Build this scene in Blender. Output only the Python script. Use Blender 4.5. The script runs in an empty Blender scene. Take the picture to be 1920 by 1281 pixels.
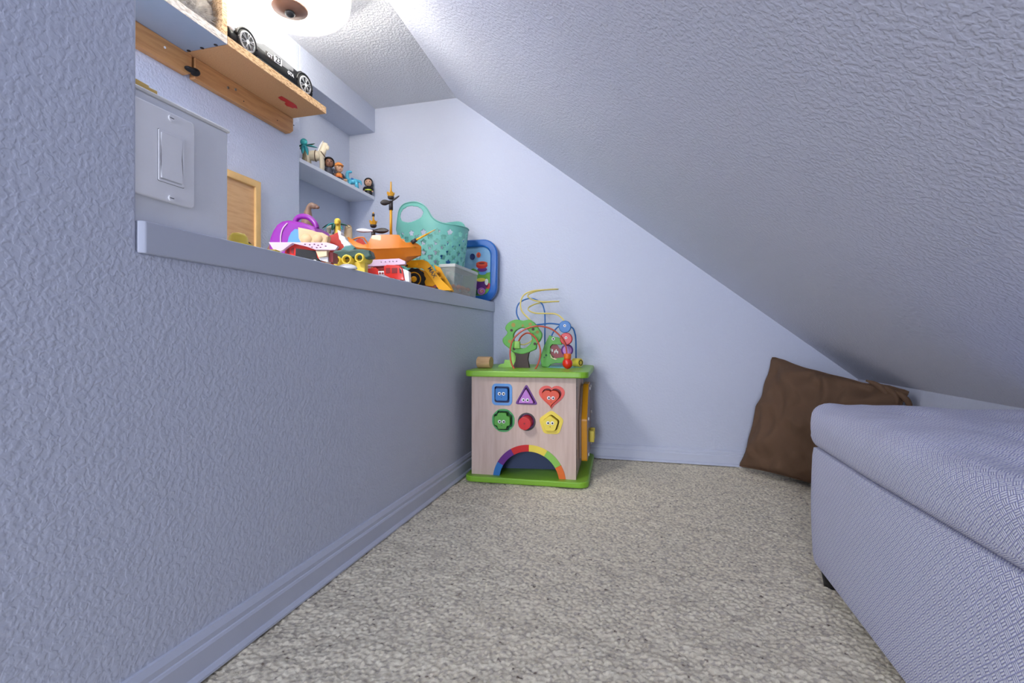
import bpy, bmesh, math, random
import numpy as np
from mathutils import Vector, Matrix, noise
random.seed(7); rng = np.random.default_rng(7)
SC = bpy.context.scene; COL = SC.collection
PI = math.pi
# ------------------------------------------------------------------ camera, world, lights, exposure
F = 920.0
TH = math.atan(247/F); CT, ST = math.cos(TH), math.sin(TH)
cd = bpy.data.cameras.new('camera'); cam = bpy.data.objects.new('camera', cd); COL.objects.link(cam)
cd.sensor_fit = 'HORIZONTAL'; cd.sensor_width = 36; cd.lens = 36*F/1920
cd.shift_y = -8.5/1920; cd.clip_start = .01
cam.location = (0, 0, .5); cam.rotation_euler = (PI/2, 0, TH)
SC.camera = cam
w = bpy.data.worlds.new('world'); SC.world = w; w.use_nodes = True
w.node_tree.nodes['Background'].inputs[0].default_value = (.72, .78, 1, 1)
w.node_tree.nodes['Background'].inputs[1].default_value = .72
SC.view_settings.view_transform = 'Standard'; SC.view_settings.look = 'None'
SC.view_settings.gamma = 1; SC.view_settings.use_curve_mapping = False
SC.view_settings.exposure = 0.36
def area(name, loc, target, sx, sy, power, color, spread=PI):
    l = bpy.data.lights.new(name, 'AREA'); l.shape = 'RECTANGLE'; l.size = sx; l.size_y = sy
    l.energy = power; l.color = color; l.spread = spread
    o = bpy.data.objects.new(name, l); COL.objects.link(o); o.location = loc
    o.rotation_euler = (Vector(target)-Vector(loc)).to_track_quat('-Z', 'Y').to_euler()
    return o
area('rear_fill', (-.35, -2.6, .75), (.3, 1.0, .6), .5, 1.3, 46, (.80, .84, 1.0))  # added bluish fill behind the camera; no window is built there
def bulb(loc, power, r=.035):
    l = bpy.data.lights.new('bulb', 'POINT'); l.energy = power; l.color = (1, .955, .86); l.shadow_soft_size = r
    o = bpy.data.objects.new('bulb', l); COL.objects.link(o); o.location = loc
LAMP = (-.985, 1.20)
bulb((LAMP[0], LAMP[1], 1.468), 116)
area('loft_fill', (-.99, -.1, 1.555), (-.99, -.1, 0), .3, .5, 23, (1, .98, .95))  # added fill that brightens the inner wall; no fixture hangs here

# ------------------------------------------------------------------ materials
M = {}
def nt(name):
    m = bpy.data.materials.new(name); m.use_nodes = True
    return m, m.node_tree.nodes, m.node_tree.links, m.node_tree.nodes['Principled BSDF']
def lin(c):
    return tuple(((x/255)/12.92 if x/255 <= .04045 else ((x/255+.055)/1.055)**2.4) for x in c)+(1,)
def mat(name, rgb, rough=.5, metal=0, var=0, vscale=30, bump=0, bscale=200, stretch=None, rgb2=None, spec=.5, trans=0, alpha=1, coat=0):
    if name in M: return M[name]
    m, N, L, P = nt(name)
    P.inputs['Base Color'].default_value = lin(rgb); P.inputs['Roughness'].default_value = rough
    P.inputs['Metallic'].default_value = metal; P.inputs['Specular IOR Level'].default_value = spec
    P.inputs['Transmission Weight'].default_value = trans; P.inputs['Alpha'].default_value = alpha
    P.inputs['Coat Weight'].default_value = coat
    tc = N.new('ShaderNodeTexCoord'); mp = N.new('ShaderNodeMapping'); L.new(tc.outputs['Object'], mp.inputs[0])
    if stretch: mp.inputs['Scale'].default_value = stretch
    n = N.new('ShaderNodeTexNoise'); n.inputs['Scale'].default_value = vscale; n.inputs['Detail'].default_value = 5
    L.new(mp.outputs[0], n.inputs[0])
    mx = N.new('ShaderNodeMix'); mx.data_type = 'RGBA'
    c = lin(rgb); c2 = lin(rgb2) if rgb2 else tuple(x*.6 for x in c[:3])+(1,)
    mx.inputs[6].default_value = c; mx.inputs[7].default_value = c2
    mr = N.new('ShaderNodeMapRange'); mr.inputs[1].default_value = .42; mr.inputs[2].default_value = .68
    mr.inputs[3].default_value = 0; mr.inputs[4].default_value = max(var, .04)
    L.new(n.outputs[0], mr.inputs[0]); L.new(mr.outputs[0], mx.inputs[0]); L.new(mx.outputs[2], P.inputs['Base Color'])
    if bump:
        n2 = N.new('ShaderNodeTexNoise'); n2.inputs['Scale'].default_value = bscale; n2.inputs['Detail'].default_value = 3
        L.new(mp.outputs[0], n2.inputs[0])
        b = N.new('ShaderNodeBump'); b.inputs['Distance'].default_value = bump; b.inputs['Strength'].default_value = 1
        L.new(n2.outputs[0], b.inputs['Height']); L.new(b.outputs[0], P.inputs['Normal'])
    M[name] = m; return m
def plaster(name, rgb, dist, scale, rough=.55, spec=.35):
    m, N, L, P = nt(name)
    P.inputs['Base Color'].default_value = lin(rgb); P.inputs['Roughness'].default_value = rough
    P.inputs['Specular IOR Level'].default_value = spec
    tc = N.new('ShaderNodeTexCoord')
    n = N.new('ShaderNodeTexNoise'); n.inputs['Scale'].default_value = scale; n.inputs['Detail'].default_value = 1.5
    n.inputs['Distortion'].default_value = .35; n.inputs['Roughness'].default_value = .45
    L.new(tc.outputs['Object'], n.inputs[0])
    mr = N.new('ShaderNodeMapRange'); mr.interpolation_type = 'SMOOTHSTEP'
    mr.inputs[1].default_value = .36; mr.inputs[2].default_value = .66; L.new(n.outputs[0], mr.inputs[0])
    n2 = N.new('ShaderNodeTexNoise'); n2.inputs['Scale'].default_value = scale*3.2; n2.inputs['Detail'].default_value = 2
    L.new(tc.outputs['Object'], n2.inputs[0])
    ad = N.new('ShaderNodeMath'); ad.operation = 'MULTIPLY_ADD'; ad.inputs[1].default_value = .25
    L.new(n2.outputs[0], ad.inputs[0]); L.new(mr.outputs[0], ad.inputs[2])
    b = N.new('ShaderNodeBump'); b.inputs['Distance'].default_value = dist; b.inputs['Strength'].default_value = 1
    L.new(ad.outputs[0], b.inputs['Height']); L.new(b.outputs[0], P.inputs['Normal'])
    M[name] = m; return m
WALLC = (205, 211, 227)
plaster('paint_rough', WALLC, .0005, 150)
plaster('paint_fine', WALLC, .0004, 110)
plaster('paint_slope', (216, 219, 232), .0008, 150)
plaster('paint_ceiling', (216, 217, 222), .0009, 120)
mat('stub_paint', (238, 241, 246), .4, var=.06, bump=.0003, bscale=90)
mat('trim_paint', (204, 210, 226), .38, var=.10, vscale=9, bump=.0002, bscale=60)
mat('ledge_paint', (196, 202, 216), .42, var=.12, vscale=14, bump=.0003, bscale=60, stretch=(1, .15, 1))
mat('shelf_white', (236, 238, 244), .45, var=.05)
mat('pine', (203, 150, 96), .5, var=.55, vscale=26, stretch=(4, .35, 4), rgb2=(164, 106, 58), bump=.0002, bscale=150)
mat('fibreboard', (206, 158, 108), .75, var=.35, vscale=320, rgb2=(170, 120, 78))
mat('particle_edge', (225, 190, 145), .8, var=.9, vscale=230, rgb2=(150, 100, 55), stretch=(1, .35, 1.4), bump=.0006, bscale=260)
mat('particle_white', (222, 214, 204), .7, var=.8, vscale=200, rgb2=(150, 135, 120), stretch=(1, .35, 1.4), bump=.0006, bscale=260)
mat('melamine', (150, 165, 182), .35, var=.08)
mat('cubby_back', (120, 104, 84), .8, var=.3)
mat('plastic_white', (248, 249, 252), .28, coat=.3)
mat('metal', (150, 150, 150), .3, metal=1)
mat('dark_metal', (40, 42, 46), .4, metal=.5)
mat('bronze', (150, 112, 92), .42, metal=.25, var=.35, vscale=12)
mat('black', (14, 14, 17), .45)
mat('rubber', (20, 20, 22), .7, bump=.0003, bscale=300)
mat('beech', (214, 190, 176), .55, var=.45, vscale=16, stretch=(5, 5, .5), rgb2=(190, 160, 142))
mat('wood_cyl', (216, 176, 128), .5, var=.5, vscale=40, stretch=(.4, 4, 4), rgb2=(186, 138, 90))
mat('panel_wood', (214, 172, 122), .5, var=.6, vscale=14, stretch=(1, 5, 7), rgb2=(190, 140, 90))
mat('panel_frame', (232, 190, 122), .5, var=.3, vscale=20)
mat('green', (132, 186, 48), .38, var=.06)
mat('green_tree', (90, 168, 62), .45); mat('green_light', (150, 206, 90), .45)
mat('trunk', (70, 54, 50), .6, var=.3)
mat('navy', (66, 80, 116), .6)
mat('white', (240, 240, 238), .4); mat('cream', (236, 212, 170), .5); mat('rim_grey', (150, 152, 156), .4)
mat('blue', (40, 118, 190), .38); mat('blue_dark', (16, 50, 124), .4); mat('blue_light', (96, 156, 218), .4)
mat('purple', (98, 26, 128), .4); mat('lilac', (188, 118, 200), .4)
mat('red', (206, 26, 26), .35); mat('red_dark', (140, 22, 26), .4); mat('coral', (232, 84, 70), .4); mat('orange_red', (226, 78, 38), .4)
mat('yellow', (240, 216, 74), .4); mat('olive', (160, 140, 50), .5)
mat('orange', (232, 110, 30), .4); mat('apple', (140, 196, 80), .4); mat('mint_green', (72, 168, 92), .45); mat('green_dark', (20, 90, 54), .5)
mat('amber', (232, 160, 26), .35, coat=.2)
mat('wire_yellow', (226, 206, 110), .35); mat('wire_blue', (44, 112, 186), .35); mat('wire_red', (196, 78, 50), .35)
mat('acrylic', (190, 170, 170), .15, alpha=.55)
mat('pond', (120, 190, 190), .4, var=.4, vscale=30, rgb2=(60, 130, 150))
mat('purple_case', (146, 34, 160), .38, coat=.2); mat('purple_deep', (120, 20, 140), .4); mat('pink', (226, 196, 216), .4)
mat('toy_red', (222, 36, 20), .32, coat=.3); mat('ship_orange', (228, 130, 26), .38, coat=.2); mat('ship_deep', (210, 104, 40), .42)
mat('tan_shell', (226, 192, 144), .45, var=.3, vscale=20, rgb2=(214, 176, 130)); mat('red_brick', (196, 48, 34), .55, var=.4, vscale=80)
mat('gold', (236, 170, 30), .35, coat=.3); mat('charcoal', (58, 52, 50), .4)
mat('dino_green', (46, 82, 70), .45, var=.5, vscale=60, rgb2=(20, 40, 40)); mat('dino_teal', (84, 140, 136), .45)
mat('loader_yellow', (238, 170, 16), .5, spec=.25)
mat('basket', (122, 198, 184), .4); mat('clear_box', (206, 208, 202), .25, alpha=.30); mat('clear_rim', (220, 222, 216), .3, alpha=.75)
mat('blue_tray', (8, 98, 184), .3, coat=.3)
mat('sky_print', (150, 196, 226), .5, var=.5, vscale=10, rgb2=(90, 150, 210)); mat('grass_print', (110, 176, 56), .5, var=.4, vscale=20)
mat('dino_brown', (142, 112, 92), .55, var=.4, vscale=50); mat('dino_yellow', (238, 208, 72), .45); mat('dino_grey', (180, 178, 160), .55, var=.3)
mat('palm_green', (24, 92, 74), .45); mat('palm_teal', (60, 176, 178), .45); mat('palm_trunk', (196, 172, 130), .6, var=.4)
mat('horse', (240, 226, 196), .45); mat('strap', (110, 80, 56), .5); mat('hair_black', (28, 28, 32), .3, coat=.4)
mat('skin', (224, 178, 146), .5); mat('skin_dark', (140, 98, 76), .5); mat('cloth_dark', (52, 54, 66), .6)
mat('cap_orange', (240, 150, 70), .45); mat('dino_blue', (90, 190, 220), .38); mat('lime', (210, 226, 60), .4)
mat('fur', (214, 206, 196), .9, var=.4, vscale=60, rgb2=(150, 138, 126)); mat('car_sheen_grey', (104, 106, 110), .5, spec=.2)
mat('car_dark', (26, 27, 30), .5, spec=.15); mat('glass_dark', (20, 22, 26), .3, spec=.3)
mat('brown_cloth', (114, 88, 68), .85, var=.25, vscale=8, bump=.0004, bscale=700, spec=.2)
mat('yellow_bits', (232, 196, 110), .5)

def fabric(name, ca, cb):
    m, N, L, P = nt(name); P.inputs['Roughness'].default_value = .9; P.inputs['Specular IOR Level'].default_value = .15
    uv = N.new('ShaderNodeUVMap'); mp = N.new('ShaderNodeMapping'); L.new(uv.outputs[0], mp.inputs[0])
    nz = N.new('ShaderNodeTexNoise'); nz.inputs['Scale'].default_value = 26; L.new(uv.outputs[0], nz.inputs[0])
    va = N.new('ShaderNodeVectorMath'); va.operation = 'SCALE'; va.inputs[3].default_value = .004; L.new(nz.outputs[1], va.inputs[0])
    vb = N.new('ShaderNodeVectorMath'); vb.operation = 'ADD'; L.new(uv.outputs[0], vb.inputs[0]); L.new(va.outputs[0], vb.inputs[1]); L.new(vb.outputs[0], mp.inputs[0])
    mp.inputs['Rotation'].default_value = (0, 0, PI/4); s = 1/.0082; mp.inputs['Scale'].default_value = (s, s, s)
    sp = N.new('ShaderNodeSeparateXYZ'); L.new(mp.outputs[0], sp.inputs[0])
    def mth(op, a, b=None, c=None):
        n = N.new('ShaderNodeMath'); n.operation = op
        for i, v in enumerate((a, b, c)):
            if v is None: continue
            if isinstance(v, (int, float)): n.inputs[i].default_value = v
            else: L.new(v, n.inputs[i])
        return n.outputs[0]
    u, v = sp.outputs[0], sp.outputs[1]
    par = mth('MODULO', mth('ADD', mth('FLOOR', u), mth('FLOOR', v)), 2); par = mth('ABSOLUTE', par)
    wv = mth('ADD', mth('MULTIPLY', u, par), mth('MULTIPLY', v, mth('SUBTRACT', 1, par)))
    wo = mth('ADD', mth('MULTIPLY', v, par), mth('MULTIPLY', u, mth('SUBTRACT', 1, par)))
    st = mth('POWER', mth('ABSOLUTE', mth('SINE', mth('MULTIPLY', wv, 3*PI))), .6)
    en = mth('MINIMUM', mth('MULTIPLY', mth('ABSOLUTE', mth('SINE', mth('MULTIPLY', wo, PI))), 2.2), 1)
    h = mth('MULTIPLY', st, mth('MULTIPLY_ADD', en, .6, .4))
    mx = N.new('ShaderNodeMix'); mx.data_type = 'RGBA'; mx.inputs[6].default_value = lin(ca); mx.inputs[7].default_value = lin(cb)
    L.new(h, mx.inputs[0]); L.new(mx.outputs[2], P.inputs['Base Color'])
    b = N.new('ShaderNodeBump'); b.inputs['Distance'].default_value = .0013; b.inputs['Strength'].default_value = .9
    L.new(h, b.inputs['Height']); L.new(b.outputs[0], P.inputs['Normal'])
    M[name] = m
fabric('weave', (142, 145, 210), (246, 247, 255))

def carpet():
    m, N, L, P = nt('carpet'); P.inputs['Roughness'].default_value = .95; P.inputs['Specular IOR Level'].default_value = .1
    at = N.new('ShaderNodeAttribute'); at.attribute_name = 'tuft'
    r = N.new('ShaderNodeValToRGB'); L.new(at.outputs['Fac'], r.inputs[0]); e = r.color_ramp.elements
    e[0].position = 0; e[0].color = lin((130, 116, 100)); e[1].position = 1; e[1].color = lin((246, 238, 214))
    for p, c in ((.008, (150, 136, 120)), (.02, (200, 190, 172)), (.5, (236, 226, 201))):
        x = e.new(p); x.color = lin(c)
    tc = N.new('ShaderNodeTexCoord'); n = N.new('ShaderNodeTexNoise'); n.inputs['Scale'].default_value = 900; n.inputs['Detail'].default_value = 2
    L.new(tc.outputs['Object'], n.inputs[0]); b = N.new('ShaderNodeBump'); b.inputs['Distance'].default_value = .0009; b.inputs['Strength'].default_value = .8
    L.new(n.outputs[0], b.inputs['Height']); L.new(b.outputs[0], P.inputs['Normal'])
    L.new(r.outputs[0], P.inputs['Base Color']); M['carpet'] = m
carpet()
def lampglass(name, tr):
    m, N, L, P = nt(name)
    P.inputs['Base Color'].default_value = (1, 1, 1, 1); P.inputs['Roughness'].default_value = .35
    P.inputs['Emission Color'].default_value = (1, .975, .92, 1); P.inputs['Emission Strength'].default_value = 1.15
    P.inputs['Base Color'].default_value = (.9, .9, .9, 1)
    t = N.new('ShaderNodeBsdfTransparent'); mx = N.new('ShaderNodeMixShader'); mx.inputs[0].default_value = tr
    L.new(P.outputs[0], mx.inputs[1]); L.new(t.outputs[0], mx.inputs[2])
    L.new(mx.outputs[0], N['Material Output'].inputs[0]); M[name] = m
lampglass('lamp_glass', .30); lampglass('lamp_glass_side', .27)

# ------------------------------------------------------------------ mesh helpers
class MB:
    def __init__(s): s.v = []; s.f = []; s.m = []; s.sm = []
    def add(s, vs, fs, mi=0, smooth=True, X=None):
        o = len(s.v)
        for p in vs: s.v.append(tuple(X @ Vector(p)) if X else tuple(p))
        for f in fs: s.f.append([i+o for i in f]); s.m.append(mi); s.sm.append(smooth)
        return s
    def box(s, lo, hi, mi=0, X=None):
        x0, y0, z0 = lo; x1, y1, z1 = hi
        vs = [(x0, y0, z0), (x1, y0, z0), (x1, y1, z0), (x0, y1, z0), (x0, y0, z1), (x1, y0, z1), (x1, y1, z1), (x0, y1, z1)]
        return s.add(vs, [(3, 2, 1, 0), (4, 5, 6, 7), (0, 1, 5, 4), (1, 2, 6, 5), (2, 3, 7, 6), (3, 0, 4, 7)], mi, False, X)
    def rings(s, rs, mi=0, caps=True, smooth=True, closed=False):
        n = len(rs[0]); vs = [p for r in rs for p in r]; fs = []
        K = len(rs) if closed else len(rs)-1
        for i in range(K):
            a = i*n; b = ((i+1) % len(rs))*n
            for j in range(n): fs.append((a+j, a+(j+1) % n, b+(j+1) % n, b+j))
        if caps and not closed: fs.append(tuple(range(n))[::-1]); fs.append(tuple(range((len(rs)-1)*n, len(rs)*n)))
        return s.add(vs, fs, mi, smooth)
    def cyl(s, p0, p1, r0, r1=None, n=20, mi=0, smooth=True):
        r1 = r0 if r1 is None else r1; p0 = Vector(p0); p1 = Vector(p1); d = (p1-p0).normalized()
        u = d.orthogonal().normalized(); v = d.cross(u)
        c = [(math.cos(2*PI*i/n), math.sin(2*PI*i/n)) for i in range(n)]
        R = lambda p, r: [tuple(p+u*(a*r)+v*(b*r)) for a, b in c]
        o = len(s.v); s.v += R(p0, r0)+R(p1, r1)
        for j in range(n): s.f.append([o+j, o+(j+1) % n, o+n+(j+1) % n, o+n+j]); s.m.append(mi); s.sm.append(smooth)
        s.f.append([o+j for j in range(n)][::-1]); s.m.append(mi); s.sm.append(False)
        s.f.append([o+n+j for j in range(n)]); s.m.append(mi); s.sm.append(False)
        return s
    def tube(s, pts, r, n=10, mi=0, closed=False, sub=6):
        pts = [Vector(p) for p in pts]
        if sub > 1:
            q = []; N = len(pts)
            for i in range(N if closed else N-1):
                g = lambda k: pts[k % N] if closed else pts[min(max(k, 0), N-1)]
                a, b, c, d = g(i-1), g(i), g(i+1), g(i+2)
                for t in range(sub):
                    t /= sub; q.append(.5*((2*b)+(c-a)*t+(2*a-5*b+4*c-d)*t*t+(3*b-a-3*c+d)*t**3))
            if not closed: q.append(pts[-1])
            pts = q
        N = len(pts); rf = r if callable(r) else (lambda t: r)
        up = None; rs = []
        for i, p in enumerate(pts):
            d = (pts[(i+1) % N if closed else min(i+1, N-1)]-pts[(i-1) if (closed or i) else 0]).normalized()
            if up is None: up = d.orthogonal().normalized()
            up = (up-d*up.dot(d)).normalized(); v = d.cross(up); rr = rf(i/(N-1))
            rs.append([tuple(p+up*(rr*math.cos(2*PI*j/n))+v*(rr*math.sin(2*PI*j/n))) for j in range(n)])
        return s.rings(rs, mi, not closed, True, closed)
    def ell(s, c, r, n=20, k=12, mi=0, X=None):
        if isinstance(r, (int, float)): r = (r, r, r)
        vs = [(c[0], c[1], c[2]-r[2])]; 
        for i in range(1, k):
            a = -PI/2+PI*i/k
            for j in range(n):
                t = 2*PI*j/n; vs.append((c[0]+r[0]*math.cos(a)*math.cos(t), c[1]+r[1]*math.cos(a)*math.sin(t), c[2]+r[2]*math.sin(a)))
        vs.append((c[0], c[1], c[2]+r[2])); e = len(vs)-1; fs = []
        for j in range(n):
            fs.append((0, 1+(j+1) % n, 1+j)); fs.append((e, e-n+j, e-n+(j+1) % n))
            for i in range(k-2): a = 1+i*n; fs.append((a+j, a+(j+1) % n, a+n+(j+1) % n, a+n+j))
        return s.add(vs, fs, mi, True, X)
    def lathe(s, prof, n=40, c=(0, 0), mi=0, sx=1, sy=1, caps=True):
        rs = [[(c[0]+r*sx*math.cos(2*PI*j/n), c[1]+r*sy*math.sin(2*PI*j/n), z) for j in range(n)] for r, z in prof]
        return s.rings(rs, mi, caps)
    def build(s, name, mats, parent=None, bevel=0, seg=2, angle=35, subd=0, fixn=True):
        me = bpy.data.meshes.new(name); me.from_pydata(s.v, [], s.f)
        me.polygons.foreach_set('material_index', s.m); me.polygons.foreach_set('use_smooth', s.sm)
        if fixn:
            bm = bmesh.new(); bm.from_mesh(me); bmesh.ops.recalc_face_normals(bm, faces=bm.faces); bm.to_mesh(me); bm.free()
        return link(name, me, mats, parent, bevel, seg, angle, subd)
def link(name, me, mats, parent=None, bevel=0, seg=2, angle=35, subd=0):
    if not isinstance(mats, (list, tuple)): mats = [mats]
    for m in mats: me.materials.append(M[m])
    o = bpy.data.objects.new(name, me); COL.objects.link(o)
    if parent: o.parent = parent
    if bevel:
        b = o.modifiers.new('bevel', 'BEVEL'); b.width = bevel; b.segments = seg; b.limit_method = 'ANGLE'; b.angle_limit = math.radians(angle)
        me.polygons.foreach_set('use_smooth', [True]*len(me.polygons))
        wn = o.modifiers.new('wn', 'WEIGHTED_NORMAL'); wn.keep_sharp = False
    if subd: q = o.modifiers.new('sub', 'SUBSURF'); q.levels = q.render_levels = subd
    return o
FRONT = Matrix(((1, 0, 0, 0), (0, 0, -1, 0), (0, 1, 0, 0), (0, 0, 0, 1)))   # outline XY -> local X,Z; thickness towards -Y
def shape(name, polys, depth, mats, parent=None, y=0, bev=0, smooth=None, X=None, res=2):
    """solid plate from closed outlines (later outlines are holes); front face at local y, thickness going back"""
    cu = bpy.data.curves.new('c', 'CURVE'); cu.dimensions = '2D'; cu.fill_mode = 'BOTH'; cu.extrude = max(depth/2-bev, 1e-5); cu.bevel_depth = bev; cu.bevel_resolution = 1
    for i, p in enumerate(polys):
        sm = smooth[i] if isinstance(smooth, (list, tuple)) else smooth
        if sm: p = smoothpoly(p, sm)
        sp = cu.splines.new('POLY'); sp.points.add(len(p)-1)
        for k, q in enumerate(p): sp.points[k].co = (q[0], q[1], 0, 1)
        sp.use_cyclic_u = True
    t = bpy.data.objects.new('t', cu); COL.objects.link(t)
    dg = bpy.context.evaluated_depsgraph_get(); me = bpy.data.meshes.new_from_object(t.evaluated_get(dg))
    bpy.data.objects.remove(t); bpy.data.curves.remove(cu)
    me.name = name; me.materials.clear()
    me.transform((X or Matrix.Identity(4)) @ Matrix.Translation((0, y+depth/2, 0)) @ FRONT)
    me.polygons.foreach_set('use_smooth', [False]*len(me.polygons))
    return link(name, me, mats, parent)
def smoothpoly(p, k):
    N = len(p); out = []
    for i in range(N):
        a, b, c, d = [Vector(p[(i+j) % N][:2]) for j in (-1, 0, 1, 2)]
        for t in range(k):
            t /= k; q = .5*((2*b)+(c-a)*t+(2*a-5*b+4*c-d)*t*t+(3*b-a-3*c+d)*t**3); out.append((q.x, q.y))
    return out
def circ(cx, cz, r, n=28, rz=None, a0=0):
    rz = r if rz is None else rz
    return [(cx+r*math.cos(a0+2*PI*i/n), cz+rz*math.sin(a0+2*PI*i/n)) for i in range(n)]
def rrect(x0, z0, x1, z1, r, n=6):
    out = []
    for cx, cz, a in ((x1-r, z1-r, 0), (x0+r, z1-r, 90), (x0+r, z0+r, 180), (x1-r, z0+r, 270)):
        for i in range(n+1): t = math.radians(a+90*i/n); out.append((cx+r*math.cos(t), cz+r*math.sin(t)))
    return out
def scale(p, k, c=None):
    if c is None: c = (sum(q[0] for q in p)/len(p), sum(q[1] for q in p)/len(p))
    return [(c[0]+(q[0]-c[0])*k, c[1]+(q[1]-c[1])*k) for q in p]
def text(s, size, x, y, z, mname, parent, name='lettering', X=None, squeeze=1):
    cu = bpy.data.curves.new('t', 'FONT'); cu.body = s; cu.size = size; cu.extrude = .0003; cu.align_x = 'CENTER'; cu.align_y = 'CENTER'; cu.offset = size*.015
    t = bpy.data.objects.new('t', cu); COL.objects.link(t)
    me = bpy.data.meshes.new_from_object(t.evaluated_get(bpy.context.evaluated_depsgraph_get()))
    bpy.data.objects.remove(t); bpy.data.curves.remove(cu); me.materials.clear(); me.name = name
    me.transform(Matrix.Translation((x, y, z)) @ (X or Matrix.Identity(4)) @ FRONT @ Matrix.Diagonal((squeeze, 1, 1, 1)))
    return link(name, me, mname, parent)
def tag(o, label, cat, group=None):
    o['label'] = label; o['category'] = cat
    if group: o['group'] = group
    return o
def thing(name, label, cat, loc=(0, 0, 0), rotz=0, group=None, rot=None):
    o = bpy.data.objects.new(name, None); COL.objects.link(o); o.empty_display_size = .02
    o.location = loc; o.rotation_euler = rot or (0, 0, math.radians(rotz)); return tag(o, label, cat, group)
def struct(o): o['kind'] = 'structure'; return o
# a point measured in the picture, laid at a known camera depth / wall plane -> world metres
def at_depth(x, y, Z): X = (x-960)/F*Z; return (X*CT-Z*ST, X*ST+Z*CT, .5-(y-632)/F*Z)
def at_side(x, y, a): Z = a/(CT*(x-1207)/F); return (a, (Z+a*ST)/CT, .5-(y-632)/F*Z)
def at_back(x, y, b): k = (x-960)/F; Z = b/(CT+k*ST); return (Z*(k*CT-ST), b, .5-(y-632)/F*Z)

# ------------------------------------------------------------------ room
LZ = .653; BW = 2.064; WA = -1.222; NA = -1.359; CZ = 1.574
b = MB()
def prism(mb, poly, ax, lo, hi, mi=0):
    """poly of (u,v); ax 'x' extrudes along x with (y,z); 'y' extrudes along y with (x,z)"""
    f = (lambda u, v, t: (t, u, v)) if ax == 'x' else (lambda u, v, t: (u, t, v))
    n = len(poly); vs = [f(u, v, lo) for u, v in poly]+[f(u, v, hi) for u, v in poly]
    fs = [tuple(range(n))[::-1], tuple(range(n, 2*n))]+[(i, (i+1) % n, n+(i+1) % n, n+i) for i in range(n)]
    return mb.add(vs, fs, mi, False)
prism(b, [(-.8, -.02), (BW, -.02), (BW, .612), (.491, .612), (.491, 1.44), (-.8, 1.44)], 'x', -.70, -.638)
struct(b.build('wall_left', 'paint_rough', bevel=.004))
b = MB(); q_ = [(-1.36, .4915), (-.6386, .4915), (-.632, .498), (-.632, BW), (-1.36, BW)]; n = 5
b.add([(x, y, .610) for x, y in q_]+[(x, y, LZ) for x, y in q_], [tuple(range(n))[::-1], tuple(range(n, 2*n))]+[(i, (i+1) % n, n+(i+1) % n, n+i) for i in range(n)], 0, False)
struct(b.build('trim_1', 'ledge_paint', bevel=.002))
struct(MB().box((-1.42, -.8, .55), (WA, 1.54, CZ+.02)).build('wall_inner', 'paint_rough', bevel=.003))
struct(MB().box((-1.46, 1.5, .55), (NA, BW+.02, CZ+.02)).build('wall_niche', 'paint_fine'))
struct(MB().box((NA-.02, 1.54, 1.462), (WA, BW+.01, CZ+.01)).build('trim_2', 'paint_rough', bevel=.003))
b = MB(); prism(b, [(-1.46, -.02), (.86, -.02), (.86, .38), (-.80, CZ+.05), (-1.46, CZ+.05)], 'y', BW, BW+.05)
struct(b.build('wall_back', 'paint_fine'))
crease = lambda bb: -.8147+(BW+.01-bb)*.0391
b = MB(); c0, c1 = crease(-.8), crease(BW)
b.add([(-1.5, -.8, CZ), (c0, -.8, CZ), (c1, BW+.03, CZ), (-1.5, BW+.03, CZ), (-1.5, -.8, CZ+.05), (c0, -.8, CZ+.05), (c1, BW+.03, CZ+.05), (-1.5, BW+.03, CZ+.05)],
      [(0, 3, 2, 1), (4, 5, 6, 7), (0, 1, 5, 4), (1, 2, 6, 5), (2, 3, 7, 6), (3, 0, 4, 7)], 0, False)
struct(b.build('ceiling', 'paint_ceiling'))
KX = .758
b = MB(); s0 = [(c0, -.8, CZ), (c1, BW+.03, CZ), (KX+.06, BW+.03, .297), (KX+.06, -.8, .315)]
s1 = [(x+.03, y, z+.05) for x, y, z in s0]
b.add(s0+s1, [(0, 1, 2, 3), (7, 6, 5, 4), (0, 4, 5, 1), (1, 5, 6, 2), (2, 6, 7, 3), (3, 7, 4, 0)], 0, False)
struct(b.build('ceiling_slope', 'paint_slope'))
struct(MB().box((KX, -.8, -.02), (KX+.08, BW+.02, .40)).build('wall_right', 'paint_fine'))
# low stub wall on the ledge that carries the switch
st = MB().box((-.82, .47, LZ-.01), (-.645, .643, .828)).build('wall_stub', 'stub_paint', bevel=.003); struct(st)
struct(MB().box((-.815, .475, .8275), (-.6425, .6455, .8325)).build('trim_3', 'white', bevel=.002))  # white colour paints in the lamp's highlight along the cap
# baseboards
PROF = [(0, .0), (.019, 0), (.019, .004), (.015, .009), (.0125, .010), (.0125, .040), (.0105, .044), (.0085, .045), (.0085, .053), (.004, .062), (0, .063)]
b = MB(); n = len(PROF)
b.rings([[(-.638+d, y, z) for d, z in PROF] for y in (-.8, BW)], smooth=False); struct(b.build('baseboard_left', 'trim_paint'))
b = MB(); b.rings([[(x, BW-d, z*.93) for d, z in PROF] for x in (-.638, KX)], smooth=False); struct(b.build('baseboard_back', 'trim_paint'))

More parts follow.
